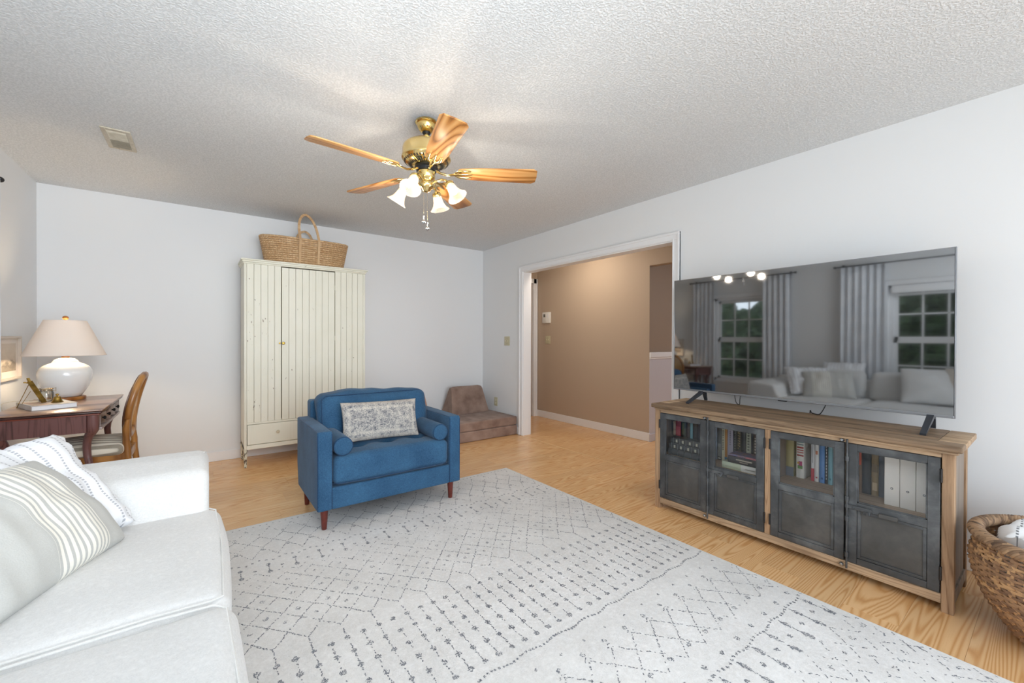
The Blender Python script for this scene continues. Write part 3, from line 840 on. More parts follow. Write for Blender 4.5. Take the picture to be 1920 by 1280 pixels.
row1 = [(1.652, 1.692, '8f3038', .17, 'red paperback standing on the dark volumes in the first cabinet compartment', [(.05, .4, .1, .9, 'b3525a'), (.6, .9, .45, .55, 'd9b0b0')]),
        (1.613, 1.650, '2f3a34', .17, 'dark green book standing right of the red paperback in the first compartment', [(.1, .6, .3, .7, '5d6a55')]),
        (1.585, 1.611, '3b2f33', .16, 'dark maroon book standing between dark green and teal books', None),
        (1.563, 1.582, '6f9eab', .165, 'thin pale teal book standing among dark books in the first compartment', None),
        (1.528, 1.561, '2b2c33', .17, 'near-black book standing right of the thin teal book', None),
        (1.498, 1.526, '2f3140', .168, 'dark navy book standing second from the right in the first compartment', None),
        (1.482, 1.496, 'c9d0e2', .165, 'thin pale blue book at the right end of the first compartment', None)]
for a, b, c, h, l, mk in row1: book('book', l, g1, 2.755, a, b, z1, h, .11, c, False, mk)
t = thing('wooden_box', 'small brown wooden box beside the red paperback in the first compartment', 'box', (2.80, 1.706, z1 - 0.0))
bm = BM(); box(bm, 2.76, 2.84, 1.694, 1.716, z1 - .0, z1 + .085, .002); obj('box_body', bm, 'shelfwood', t)
bm = BM(); box(bm, 2.758, 2.842, 1.693, 1.717, z1 + .085, z1 + .1, .002); obj('lid', bm, 'weather', t)

g2 = 'books behind the second cabinet door'
row2 = [(1.428, 1.436, 'b9c7dd', .25, 'thin pale blue book at the left edge of the second compartment', None),
        (1.393, 1.419, '5a5f60', .25, 'grey book with a pale photograph on its spine in the second compartment', [(.1, .45, .15, .85, '8d9290'), (.25, .35, .25, .75, 'cfcfc0'), (.04, .07, .2, .8, 'c9cfcd')]),
        (1.372, 1.391, 'd9d8bf', .25, 'cream book with dark lettering standing left of the orange one', lines('5c5c50', 14, .3, .95, .3, .7)),
        (1.355, 1.370, 'c08a48', .25, 'thin orange book standing in the second compartment', [(0, .12, 0, 1, '4d7fa0')]),
        (1.317, 1.353, 'b9b6c6', .26, 'lavender grey book standing right of the orange one', lines('85828f', 9, .45, .95, .4, .6) + [(.12, .18, .35, .65, '4a4a55')]),
        (1.292, 1.315, '2d3433', .26, 'dark green-black book standing right of the lavender grey one', lines('8d938a', 10, .3, .95, .4, .6)),
        (1.265, 1.290, '33362f', .26, 'dark book with tan lettering standing in the middle of the second compartment', lines('a89468', 8, .45, .95, .25, .45) + lines('a89468', 8, .4, .9, .6, .8, 8)),
        (1.236, 1.263, '30353a', .26, 'black-blue book standing left of the pale green one', None),
        (1.206, 1.234, 'c6cbb8', .26, 'pale green book standing among dark books in the second compartment', lines('6c6f62', 8, .4, .95, .3, .7) + [(.08, .14, .3, .7, '4a4e42')]),
        (1.194, 1.204, '24262a', .26, 'slim black book right of the pale green one', None),
        (1.165, 1.192, '4d423c', .255, 'brown book with yellow top at the right end of the second compartment', lines('c9c3b4', 7, .3, .8, .35, .65) + [(.86, .94, .2, .8, 'a08c3c')])]
for a, b, c, h, l, mk in row2: book('book', l, g2, 2.82, a, b, SZ, h, .145, c, False, mk)
book('book', 'thick pale green and white book lying at the bottom of the second compartment', g2, 2.685, 1.085, 1.322, SZ, .040, .10, 'c3cdb6', True, [(.5, .92, .02, .98, 'e4e6e2'), (.1, .42, .35, .45, 'a8b09c'), (.6, .85, .4, .5, 'b9bcb8')])
book('book', 'thick dark book with pale title lying on the pale green and white book', g2, 2.685, 1.083, 1.285, SZ + .0405, .042, .10, '343437', True, [(.25, .72, .55, .72, 'a9a294'), (.36, .6, .28, .4, '9a9488'), (.84, .93, .3, .8, 'b9b7b8')])
book('book', 'thin book with a red and blue cover lying on the dark titled book', g2, 2.69, 1.075, 1.28, SZ + .083, .012, .10, '5b6a9c', True, [(.5, 1, .1, .9, 'a5606a')], c2='8d6f6d')

g3 = 'books behind the third cabinet door'
row3 = [(.972, 1.012, 'b0a876', .27, 'wide olive yellow book with a grey foot in the third compartment', [(0, .2, 0, 1, '77808c')]),
        (.918, .958, 'e9e8e2', .275, 'white cookbook with coloured lines of print and a flower picture on its spine', [(.86, .97, .15, .85, '7f9a4e'), (.76, .79, .1, .9, '5d9487'), (.71, .73, .1, .9, '6f8f89'), (.64, .67, .1, .9, 'b8504a'), (.59, .61, .1, .9, 'b8504a'), (.54, .56, .1, .9, 'c06a62'), (.47, .50, .1, .9, 'b8504a'), (.26, .36, .25, .7, 'c2507c'), (.2, .27, .2, .8, '6f9a58'), (.3, .34, .55, .85, 'd9a93c')]),
        (.868, .883, 'e4e4e6', .26, 'narrow white book with a red foot in the third compartment', [(0, .28, 0, 1, 'c8525c'), (.4, .9, .4, .6, '9c9ca4')]),
        (.846, .866, 'e9e8e6', .262, 'narrow white book standing right of the red-footed book', [(.6, .68, .25, .75, 'd38a68'), (.08, .11, .3, .7, 'b8605a')]),
        (.818, .842, '5f93cf', .262, 'bright blue book standing in the third compartment', [(.08, .12, .3, .7, '2f5f98')]),
        (.804, .814, '3c3c40', .255, 'thin dark spiral-bound book between the two blue ones', lines('b8b8b8', 12, .1, .95, .3, .7)),
        (.782, .801, '83b7c4', .262, 'pale aqua book at the right end of the third compartment', [(.1, .14, .3, .7, '4f8a9c')])]
for a, b, c, h, l, mk in row3: book('book', l, g3, 2.84, a, b, SZ, h, .125, c, False, mk)
g4 = 'books behind the fourth cabinet door'
row4 = [(.650, .668, '7b6656', .27, 'slim book with a red-orange label at the left end of the fourth compartment', [(.55, .88, .1, .9, 'c2573f')]),
        (.612, .648, '34404c', .28, 'dark navy book standing in the fourth compartment', None),
        (.582, .609, 'a18f70', .275, 'tan book with pale blotches standing in the fourth compartment', [(.45, .6, .1, .9, '7d6c54'), (.1, .25, .15, .85, 'cdbd9c'), (.82, .98, 0, 1, '5f4438')]),
        (.548, .580, '6d7681', .27, 'blue grey book standing left of the white binders', None)]
for a, b, c, h, l, mk in row4: book('book', l, g4, 2.83, a, b, SZ, h, .13, c, False, mk)
for k, (a, b) in enumerate(((.482, .538), (.4245, .4805), (.367, .423))):
    t = thing('white_binder', ['leftmost of the three wide white binders in the fourth compartment', 'middle one of the three wide white binders in the fourth compartment', 'rightmost of the three wide white binders in the fourth compartment'][k], 'binder', (2.84, (a + b) / 2, SZ), 0, 'white binders in the fourth compartment')
    bm = BM(); box(bm, 2.728, 2.731, a, b, SZ, SZ + .29, .001); box(bm, 2.731, 2.95, a, a + .003, SZ, SZ + .29); box(bm, 2.731, 2.95, b - .003, b, SZ, SZ + .29); obj('cover', bm, 'white', t)
    bm = BM(); box(bm, 2.75, 2.94, a + .004, b - .004, SZ + .008, SZ + .278); obj('pages', bm, 'paper', t)
    bm = BM(); lathe(bm, [(.002, 0), (.0045, .0012), (.0055, 0), (.0045, -.0005)], 16, (0, 0, 0), Matrix.Translation((2.7275, (a + b) / 2, SZ + .085)) @ Matrix.Rotation(radians(-90), 4, 'Y')); obj('finger_ring', bm, 'tvsilver', t)

# ------------------------------------------------------------------ TELEVISION
tv = thing('television', 'large flat black television with silver lower bezel standing on the wooden console', 'television', (2.95, 1.07, .742))
TX, TY0, TY1, TZ0, TZ1 = 2.935, .319, 1.821, .812, 1.650
bm = BM(); box(bm, TX + .003, TX + .022, TY0 + .002, TY1 - .002, TZ0 + .002, TZ1 - .002, .002)
box(bm, TX + .022, TX + .06, TY0 + .2, TY1 - .2, TZ0 + .03, TZ1 - .3, .012, 2); obj('housing', bm, 'black', tv)
bm = BM(); box(bm, TX + .0005, TX + .003, TY0 + .006, TY1 - .006, TZ0 + .014, TZ1 - .004); obj('screen', bm, 'screen', tv)
bm = BM(); box(bm, TX - .001, TX + .02, TY0, TY0 + .005, TZ0, TZ1, .001); box(bm, TX - .001, TX + .02, TY1 - .004, TY1, TZ0, TZ1, .001); box(bm, TX - .001, TX + .02, TY0 + .004, TY1 - .004, TZ1 - .004, TZ1, .001); obj('bezel', bm, 'tvsilver', tv)
bm = BM(); box(bm, TX - .003, TX + .02, TY0 + .004, TY1 - .004, TZ0, TZ0 + .014, .002); obj('lower_bezel', bm, 'tvsilver', tv)
bm = BM(); box(bm, TX - .002, TX + .01, 1.045, 1.095, TZ0 - .006, TZ0 + .001, .002); obj('sensor', bm, 'black', tv)
for y in (1.60, .405):
    bm = BM()
    for s, l in ((-1, .20), (1, .055)):
        x0 = TX + .012; pts = [(x0, y, TZ0 + .004), (x0 + s * .035, y, TZ0 - .012), (x0 + s * (l if s > 0 else l), y, .7465)]
        tube(bm, pts, .01, 4, flat=[(.011, .013), (.009, .013), (.0045, .011)], up0=(0, 0, 1))
    obj('stand_foot', bm, 'tvfoot', tv)
def cable(label, pts, r=.0028, mat='black', cat='cable', name='cable'):
    bm = BM(); P_ = [Vector(p) for p in pts]; out = []
    for i in range(len(P_) - 1):
        a, b = P_[i], P_[i + 1]; p0 = P_[i - 1] if i else a; p3 = P_[i + 2] if i + 2 < len(P_) else b
        for k in range(8):
            t = k / 8; out.append(.5 * ((2 * a) + (b - p0) * t + (2 * p0 - 5 * a + 4 * b - p3) * t * t + (3 * a - p0 - 3 * b + p3) * t ** 3))
    out.append(P_[-1]); tube(bm, out, r, 6)
    o = obj(name, bm, mat); recenter(o, tuple(P_[0])); return tag(o, label, cat)
cable('black cable looping down behind the television near its left foot', [(2.99, 1.39, .83), (2.985, 1.375, .76), (2.99, 1.355, .747), (2.985, 1.35, .78), (2.99, 1.345, .83)])
cable('black cable hanging from the television towards the right half of the console', [(2.985, .85, .83), (2.98, .862, .79), (2.975, .885, .748), (3.0, .93, .7465), (3.03, .95, .74), (3.05, .95, .5)])

# ------------------------------------------------------------------ ARMOIRE
AX0, AX1, AF, AB = .316, 1.412, 4.514, 4.90
arm = thing('armoire', 'tall cream armoire with chipped paint and beadboard front against the back wall', 'wardrobe', ((AX0 + AX1) / 2, 4.7, 0))
bm = BM(); box(bm, AX0 - .014, AX1 + .014, AF - .016, AB, 1.898, 1.915, .004, 2); box(bm, AX0 - .024, AX1 + .024, AF - .026, AB, 1.915, 1.928, .003, 2); box(bm, AX0 - .006, AX1 + .006, AF - .008, AB, 1.885, 1.898, .003)
obj('cornice', bm, 'chippy', arm)
bm = BM()
for x in (AX0, AX1 - .02): box(bm, x, x + .02, AF + .02, AB, .17, 1.89)
box(bm, AX0, AX1, AB - .015, AB, .17, 1.89); box(bm, AX0, AX1, AF + .02, AB, .17, .19); box(bm, AX0 + .02, AX1 - .02, AF + .014, AB - .015, .41, .43); obj('carcass', bm, 'chippy', arm)
for x in (AX0, AX1 - .022):
    bm = BM(); box(bm, x, x + .022, AF, AF + .03, .17, 1.886, .003, 2); obj('corner_post', bm, 'chippy', arm)
for x in (AX0 + .012, AX1 - .012):
    for y in (AF + .016, AB - .02):
        bm = BM(); tube(bm, [(x, y, 0), (x, y, .01), (x, y, .17)], .01, 10, flat=[(.009, .009), (.011, .011), (.016, .016)]); obj('leg', bm, 'chipworn', arm)
def boards(x0, x1, n, z0, z1, parent, y, cuts=None):
    cuts = cuts or [x0 + (x1 - x0) * i / n for i in range(n + 1)]
    for a, b in zip(cuts, cuts[1:]):
        q = BM(); dy = R.uniform(-.0008, .0008)
        box(q, a + .0009, b - .0009, y + dy, y + .014, z0, z1, .0017, 1); obj('board', q, 'chippy', parent)
bm = BM(); box(bm, AX0 + .02, .619, AF + .0175, AF + .022, .415, 1.886); box(bm, 1.106, AX1 - .02, AF + .0175, AF + .022, .415, 1.886); obj('backing', bm, plain('groove_brown', 'b8b198', .8), arm, kind='stuff')
boards(AX0 + .022, .618, 5, .415, 1.886, arm, AF + .003)
boards(1.107, AX1 - .022, 5, .415, 1.886, arm, AF + .003)
d = BM(); box(d, .6225, 1.1025, AF + .0135, AF + .03, .417, 1.876); door = obj('door', d, plain('groove_brown', 'b8b198', .8), arm)
boards(.6225, 1.1025, 8, .417, 1.876, door, AF - .001)
bm = BM(); lathe(bm, [(0, 0), (.005, 0), (.006, .008), (.013, .016), (.014, .022), (.010, .028), (0, .03)], 16, (0, 0, 0), Matrix.Translation((.634, AF, 1.150)) @ Matrix.Rotation(radians(90), 4, 'X')); obj('knob', bm, 'brassd', door)
bm = BM(); box(bm, .597, .612, AF - .010, AF + .003, 1.142, 1.158, .003); lathe(bm, [(0, 0), (.008, 0), (.008, .012), (0, .014)], 12, (0, 0, 0), Matrix.Translation((.604, AF, 1.150)) @ Matrix.Rotation(radians(90), 4, 'X')); obj('latch', bm, 'brassd', arm)
for z in (1.716, 1.20, .60):
    bm = BM(); box(bm, 1.097, 1.112, AF - .006, AF + .001, z - .022, z + .022, .001); lathe(bm, [(0, -.024), (.004, -.024), (.004, .024), (0, .024)], 8, (1.1045, AF - .006, z)); obj('hinge', bm, 'chippy', door)
bm = BM(); box(bm, AX0 + .022, AX1 - .022, AF + .003, AF + .02, .396, .415, .002); obj('rail', bm, 'chippy', arm)
bm = BM(); box(bm, AX0 + .022, AX1 - .022, AF + .002, AF + .02, .165, .205, .002); obj('rail', bm, 'chippy', arm)
bm = BM(); box(bm, AX0 + .026, AX1 - .026, AF + .000, AF + .03, .209, .393, .003); dr = obj('drawer', bm, 'chippy', arm)
for x in (.589, 1.14):
    bm = BM(); lathe(bm, [(0, 0), (.007, 0), (.008, .008), (.015, .014), (.015, .02), (.009, .024), (0, .024)], 16, (0, 0, 0), Matrix.Translation((x, AF, .309)) @ Matrix.Rotation(radians(90), 4, 'X')); obj('knob', bm, plain('pale_worn_knob', 'c9bfa5', .4), dr)

# ------------------------------------------------------------------ STRAW BASKET ON THE ARMOIRE
bc = (.865, 4.70)
bk = thing('straw_basket', 'long oval straw basket with two looped handles on top of the armoire', 'basket', (bc[0], bc[1], 1.928))
bm = BM()
rows = 13; zb, zt = 1.940, 2.178
def oval(t, a): return ((.360 + .048 * t), (.135 + .035 * t))
for k in range(rows):
    t = k / (rows - 1); ax, ay = oval(t, 0)
    n = 150; pts = []
    for i in range(n):
        a = 2 * pi * i / n; w = .0035 * sin(i * pi + k * pi) if k < rows - 2 else 0
        ex = math.copysign(abs(cos(a)) ** .85, cos(a)); ey = math.copysign(abs(sin(a)) ** .85, sin(a))
        z = zb + (zt - zb) * t + .012 * (cos(a) ** 2) * t
        pts.append((bc[0] + (ax + w) * ex, bc[1] + (ay + w) * ey, z))
    tube(bm, pts, .0075 if k < rows - 1 else .010, 6, closed=True, flat=(.0095, .006) if k < rows - 1 else (.010, .009))
o = obj('woven_wall', bm, 'palm', bk, kind='stuff'); tr = random.Random(5); tint_faces(o, lambda p: tr.uniform(.15, .85))
bm = BM()   # vertical stitching, dark gaps between
for i in range(96):
    a = 2 * pi * i / 96
    ex = math.copysign(abs(cos(a)) ** .85, cos(a)); ey = math.copysign(abs(sin(a)) ** .85, sin(a))
    pts = []
    for k in range(2 * rows - 1):
        t = k / (2 * rows - 2); ax, ay = oval(t, 0); off = .007 * (1 if (k + i) % 2 else -1) * .8
        pts.append((bc[0] + (ax + off) * ex, bc[1] + (ay + off) * ey, zb + (zt - zb) * t + .012 * cos(a) ** 2 * t))
    tube(bm, pts, .003, 4, flat=(.003, .0035))
o = obj('stitching', bm, 'palm', bk, kind='stuff'); tint_faces(o, lambda p: tr.uniform(.0, .35))
bm = BM(); pts = [(bc[0] + .355 * cos(2 * pi * i / 48), bc[1] + .13 * sin(2 * pi * i / 48)) for i in range(48)]
prism(bm, pts, 'z', 1.9285, 1.936); o = obj('base', bm, 'palm', bk); tint_faces(o, lambda p: .4)
def strap(pts, w, nrm, parent, name='handle'):
    bm = BM(); tube(bm, pts, .01, 4, flat=(w, .0045), up0=nrm); o = obj(name, bm, 'palm', parent); tint_faces(o, lambda p: tr.uniform(.2, .7)); return o
def arc3(p0, top, p1, n=22, lean=0):
    out = []
    for i in range(n + 1):
        a = pi * i / n; x = (p0[0] + p1[0]) / 2 - (p1[0] - p0[0]) / 2 * cos(a) * (abs(cos(a)) ** .15); h = sin(a) ** .7
        out.append((x + lean * h, p0[1] + (top[1] - p0[1]) * h, p0[2] + (top[2] - p0[2]) * h))
    return out
yf = bc[1] - .17; yb = bc[1] + .17
f = arc3((.785, yf - .014, 2.17), (.82, yf + .02, 2.425), (.955, yf - .014, 2.17), lean=-.035)
f = [(.785, bc[1] - .142, 1.95), (.785, bc[1] - .165, 2.06)] + f + [(.955, bc[1] - .165, 2.06), (.955, bc[1] - .142, 1.95)]
strap(f, .011, (1, 0, 0), bk)
b_ = arc3((.80, yb - .004, 2.17), (.87, yb - .03, 2.325), (.96, yb - .004, 2.17))
strap(b_, .011, (1, 0, 0), bk)

# ------------------------------------------------------------------ BLUE ARMCHAIR
BX0, BX1, BF, BB = .562, 1.548, 2.705, 3.36
ch = thing('armchair', 'wide denim-blue armchair with bolsters and reddish wooden legs on the rug edge', 'armchair', ((BX0 + BX1) / 2, 3.03, .01))
for i, x in enumerate((BX0, BX1 - .088)):
    bm = BM(); softbox(bm, (x, BF, .137), (x + .088, BB, .624), .012, n=6, k=3, bulge=(.004, 0, .003), nz=.002, ns=5,
                       post=lambda o: Vector((o.x, o.y - max(0, (o.y - 3.15)) * max(0, (.30 - o.z)) * 1.3, o.z)))
    a = obj('arm', bm, 'blue', ch)
    bm = BM()
    for xx in (x + .004, x + .084):
        tube(bm, [(xx, BF + .004, .145), (xx, BF + .003, .6), (xx, BF + .010, .617), (xx, BF + .03, .621), (xx, BB - .02, .621)], .0028, 6)
    obj('piping', bm, 'bluepipe', a)
bm = BM(); softbox(bm, (BX0 + .085, BF + .004, .137), (BX1 - .085, BB - .02, .272), .01, n=6, k=2); obj('front_rail', bm, 'blue', ch)
bm = BM(); softbox(bm, (BX0 + .07, BB - .12, .14), (BX1 - .07, BB, .745), .02, n=6, k=3, post=lambda o: Vector((o.x, o.y + max(0, o.z - .3) * .06, o.z))); obj('back_frame', bm, 'blue', ch)
btn = [(.855, 2.90), (1.062, 2.90), (1.275, 2.90), (.855, 3.10), (1.062, 3.10), (1.275, 3.10)]
def seatdent(o):
    if o.z > .38:
        for bx, by in btn:
            d = math.hypot((o.x - bx) * 1.0, (o.y - by)); o.z -= .038 * math.exp(-(d / .042) ** 2)
        for by in (2.90,):
            o.z -= .008 * math.exp(-((o.y - by) / .03) ** 2)
        for bx in (.855, 1.062, 1.275): o.z -= .006 * math.exp(-((o.x - bx) / .02) ** 2) * (1 if o.y > 2.88 else 0)
    return o
bm = BM(); softbox(bm, (BX0 + .093, BF - .006, .276), (BX1 - .093, 3.22, .462), .045, n=34, k=4, bulge=(0, .004, .018), nz=.003, ns=6, dent=seatdent)
s = obj('seat_cushion', bm, 'blue', ch)
bm = BM()
for z in (.300,):
    tube(bm, [(BX0 + .095, BF + .03, z - .01), (BX0 + .12, BF - .004, z - .006), (1.05, BF - .008, z - .008), (BX1 - .12, BF - .004, z - .006), (BX1 - .095, BF + .03, z - .01)], .003, 6)
for bx, by in btn[:3]: lathe(bm, [(0, .006), (.008, .004), (.010, 0), (0, -.002)], 12, (bx, by, .448))
obj('piping', bm, 'bluepipe', s)
def backpost(o):
    k = (o.z - .46)
    return Vector((o.x, o.y + k * .22, o.z + .010 * math.sin(o.x * 7 + 1) * max(0, k - .25) * 3))
def backdent(o):
    if o.z > .66 and o.y < 3.16: o.y += .02 * math.exp(-((o.x - .99 - (o.z - .75) * .5) / .035) ** 2)
    if o.z > .7: o.z -= .010 * math.exp(-((o.x - 1.0) / .06) ** 2)
    return o
bm = BM(); softbox(bm, (BX0 + .098, 3.03, .468), (BX1 - .098, 3.215, .800), .06, n=22, k=5, bulge=(.01, .03, .012), nz=.015, ns=6.5, dent=backdent, post=backpost)
s = obj('back_cushion', bm, 'blue', ch)
bm = BM(); tube(bm, [backpost(Vector(p)) for p in ((BX0 + .115, 3.052, .50), (BX0 + .108, 3.048, .62), (BX0 + .112, 3.05, .765), (BX0 + .14, 3.052, .788), (1.0, 3.035, .787), (BX1 - .14, 3.052, .79), (BX1 - .112, 3.05, .765), (BX1 - .108, 3.048, .62), (BX1 - .115, 3.052, .5))], .003, 6); obj('piping', bm, 'bluepipe', s)
for x, sx in ((BX0 + .155, 1), (BX1 - .155, -1)):
    bm = BM(); M_ = Matrix.Translation((x, BF + .012, .517)) @ Matrix.Rotation(radians(-90), 4, 'X')
    lathe(bm, [(0, -.004), (.03, -.003), (.052, 0), (.058, .006), (.060, .02), (.061, .2), (.060, .36), (.056, .375), (0, .378)], 28, (0, 0, 0), M_); b = obj('bolster', bm, 'blue', ch)
    bm = BM(); tube(bm, [(x + .0565 * cos(a), BF + .0145, .517 + .0565 * sin(a)) for a in [2 * pi * i / 36 for i in range(36)]], .0026, 6, closed=True); obj('piping', bm, 'bluepipe', b)
for x in (.612, 1.492):
    for y in (2.755, 3.275):
        z0 = .0108 if y < 3 else .0008
        bm = BM(); lathe(bm, [(0, z0), (.0145, z0), (.0155, z0 + .004), (.0245, .150), (0, .150)], 20, (x, y, 0)); obj('leg', bm, 'legred', ch)
# medallion lumbar pillow
bm = BM(); pillow(bm, .545, .275, .11, 30, .045, .004, 2, p=.5)
M_ = Matrix.Translation((1.035, 2.945, .615)) @ Matrix.Rotation(radians(-2), 4, 'Z') @ Matrix.Rotation(radians(-17), 4, 'X') @ Matrix.Rotation(radians(1.0), 4, 'Y')
o = obj('lumbar_pillow', bm, 'medal', angle=180); o.matrix_world = M_; MW[o.name] = M_
tag(o, 'small grey and beige medallion-woven lumbar pillow on the blue armchair', 'pillow')

# ------------------------------------------------------------------ FOAM PLAY COUCH
fc = thing('play_couch', 'low brown suede foam play couch base of two stacked slabs in the corner', 'couch', (2.4, 4.5, 0))
for z0, z1, dx in ((.001, .122, 0), (.124, .228, .002)):
    bm = BM(); softbox(bm, (1.62, 4.13 + dx, z0), (3.183 - dx, 4.90, z1), .014, n=10, k=3, nz=.003, ns=4); obj('foam_slab', bm, 'suede', fc)
def wedge(x0, x1, label, mat, y0=4.60, lean=0):
    bm = BM(); z0 = .230
    pr = [(y0, z0), (y0 + .02, z0), (y0 + .27, z0), (y0 + .275, z0 + .02), (y0 + .16, z0 + .325), (y0 + .135, z0 + .345), (y0 + .11, z0 + .34), (y0 + .085, z0 + .31), (y0 - .004, z0 + .03)]
    A = []
    xm = (x0 + x1) / 2
    nx = 12
    rings = []
    for i in range(nx + 1):
        u = -1 + 2 * i / nx; ring = []
        for (y, z) in pr:
            k = (z - z0) / .345; hw = (x1 - x0) / 2 * (1 - .18 * k)
            e = 1 - .03 * (abs(u) > .95)
            xx = xm + hw * u; yc = y0 + .13
            ring.append(bm.verts.new((xx, yc + (y - yc) * e, z0 + (z - z0) * e + noise.noise(Vector((xx * 5, y * 5, z * 5))) * .003 * (z > z0 + .02))))
        rings.append(ring)
    n = len(pr)
    for A, B in zip(rings, rings[1:]):
        for k in range(n): bm.faces.new((A[k], A[(k + 1) % n], B[(k + 1) % n], B[k]))
    bm.faces.new(rings[0]); bm.faces.new(list(reversed(rings[-1])))
    o = obj('foam_wedge', bm, mat, angle=50); recenter(o, (xm, y0 + .13, z0)); return tag(o, label, 'cushion', 'foam wedges of the play couch')
wedge(2.53, 3.09, 'brown suede foam wedge standing at the right end of the play couch', 'suede', 4.64)
wedge(1.72, 2.20, 'pinkish suede foam wedge half hidden behind the blue armchair', 'suede2', 4.56)

# ------------------------------------------------------------------ CEILING VENT
v = thing('ceiling_vent', 'beige rectangular air vent with louvres on the textured ceiling', 'vent', (-.407, 3.56, CE))
bm = BM(); vx0, vx1, vy0, vy1 = -.476, -.340, 3.40, 3.735; z0, z1 = CE - .008, CE - .0005
for a, b, c, d in ((vx0, vx0 + .024, vy0, vy1), (vx1 - .024, vx1, vy0, vy1), (vx0 + .024, vx1 - .024, vy0, vy0 + .024), (vx0 + .024, vx1 - .024, vy1 - .024, vy1)): box(bm, a, b, c, d, z0, z1, .002)
mv = plain('beige_enamel', 'cfc8b8', .45, 'bdb5a2', 40)
obj('vent_frame', bm, mv, v)
bm = BM(); box(bm, vx0 + .02, vx1 - .02, vy0 + .02, vy1 - .02, CE - .0015, CE - .0005); obj('duct_shadow', bm, 'dark', v)
n = 16
for k in range(n):
    y = vy0 + .03 + (vy1 - vy0 - .06) * (k + .5) / n; s = 1 if k < n // 2 else -1
    bm = BM(); a = radians(38) * s; h = .0125
    box(bm, vx0 + .024, vx1 - .024, -.0006, .0006, -h / 2, h / 2); bmesh.ops.transform(bm, matrix=Matrix.Translation((0, y, CE - .0075)) @ Matrix.Rotation(a, 4, 'X'), verts=bm.verts)
    obj('louvre', bm, mv, v)
bm = BM(); lathe(bm, [(0, -.001), (.003, -.0005), (.0035, 0), (0, .001)], 10, (vx0 + .05, vy1 - .012, z0)); obj('screw', bm, 'slot', v)

# ------------------------------------------------------------------ SWITCHES, OUTLET, THERMOSTAT
def plate(name, label, cat, x, y, z, w, h, mat, kind):
    t = thing(name, label, cat, (x, y, z))
    bm = BM(); box(bm, x - .006, x, y - w / 2, y + w / 2, z - h / 2, z + h / 2, .0025, 2); obj('cover_plate', bm, mat, t)
    if kind == 'outlet':
        for dz in (.02, -.02):
            bm = BM(); lathe(bm, [(0, .002), (.0145, .002), (.016, 0)], 18, (0, 0, 0), Matrix.Translation((x - .006, y, z + dz)) @ Matrix.Rotation(radians(-90), 4, 'Y')); s = obj('socket', bm, 'ivory' if mat != 'ivory' else plain('pale_socket', 'dcd5bb', .4), t)
            bm = BM(); box(bm, x - .0085, x - .0078, y - .0055, y - .0035, z + dz - .004, z + dz + .004); box(bm, x - .0085, x - .0078, y + .0035, y + .0055, z + dz - .004, z + dz + .004); obj('slot', bm, 'slot', s)
    else:
        for dy in ((-.023, .023) if kind == 'double' else (0,)):
            bm = BM(); prism(bm, [(x - .006, z - .011), (x - .0145, z + .004), (x - .012, z + .008), (x - .006, z + .010)], 'y', y + dy - .005, y + dy + .005)
            # prism 'y' takes (x, z)
            obj('toggle', bm, plain('switch_toggle', 'ddd6bc', .4), t)
    for dz in ((0,) if kind == 'outlet' else (.030, -.030)):
        bm = BM(); lathe(bm, [(0, .001), (.003, .0005), (.0035, 0)], 10, (0, 0, 0), Matrix.Translation((x - .006, y, z + dz)) @ Matrix.Rotation(radians(-90), 4, 'Y')); obj('screw', bm, 'slot', t)
    return t
plate('light_switch', 'beige double light switch on the white wall left of the cased opening', 'switch', XR, 4.372, 1.172, .115, .118, 'ivory', 'double')
plate('wall_outlet', 'beige duplex outlet low on the white wall above the play couch', 'outlet', XR, 4.625, .352, .072, .116, 'ivory', 'outlet')
plate('light_switch', 'beige light switch on the tan hallway wall below the thermostat', 'switch', HX, 4.70, 1.187, .112, .118, 'ivory', 'double')
t = thing('thermostat', 'white thermostat with small dark display on the tan hallway wall', 'thermostat', (HX, 4.72, 1.515))
bm = BM(); box(bm, HX - .026, HX, 4.632, 4.81, 1.44, 1.605, .008, 2); obj('case', bm, 'white', t)
bm = BM(); box(bm, HX - .0275, HX - .0255, 4.735, 4.775, 1.53, 1.575, .001); obj('display', bm, plain('grey_display', '5f625c', .3), t)
bm = BM(); box(bm, HX - .0275, HX - .0255, 4.66, 4.70, 1.52, 1.58, .002); obj('button', bm, 'trim', t)

# ------------------------------------------------------------------ CEILING FAN
FX, FY = 1.035, 2.203
fan = thing('ceiling_fan', 'brass ceiling fan with five oak blades and four lit bell-glass lights', 'ceiling fan', (FX, FY, CE))
C_ = (FX, FY, 0)
bm = BM(); lathe(bm, [(0, CE - .0005), (.055, CE - .0005), (.062, CE - .006), (.063, CE - .014), (.058, CE - .020), (.053, CE - .022), (.051, CE - .034), (.044, CE - .05), (.034, CE - .060), (.028, CE - .064), (0, CE - .064)], 40, C_); obj('canopy', bm, 'brass', fan)
bm = BM(); lathe(bm, [(0, CE - .060), (.022, CE - .062), (.024, CE - .068), (.019, CE - .076), (0, CE - .078)], 24, C_); obj('ball_joint', bm, 'black', fan)
bm = BM(); lathe(bm, [(.012, CE - .070), (.012, 2.33), (.020, 2.328), (.022, 2.318)], 20, C_); obj('downrod', bm, 'brass', fan)
bm = BM(); lathe(bm, [(0, 2.322), (.045, 2.322), (.085, 2.315), (.115, 2.303), (.130, 2.288), (.134, 2.272), (.134, 2.235), (.137, 2.233), (.139, 2.226), (.137, 2.219), (.132, 2.216), (.128, 2.208), (.112, 2.195), (.075, 2.182), (.05, 2.178), (0, 2.178)], 64, C_)
mh = obj('motor_housing', bm, 'brass', fan)
bm = BM()
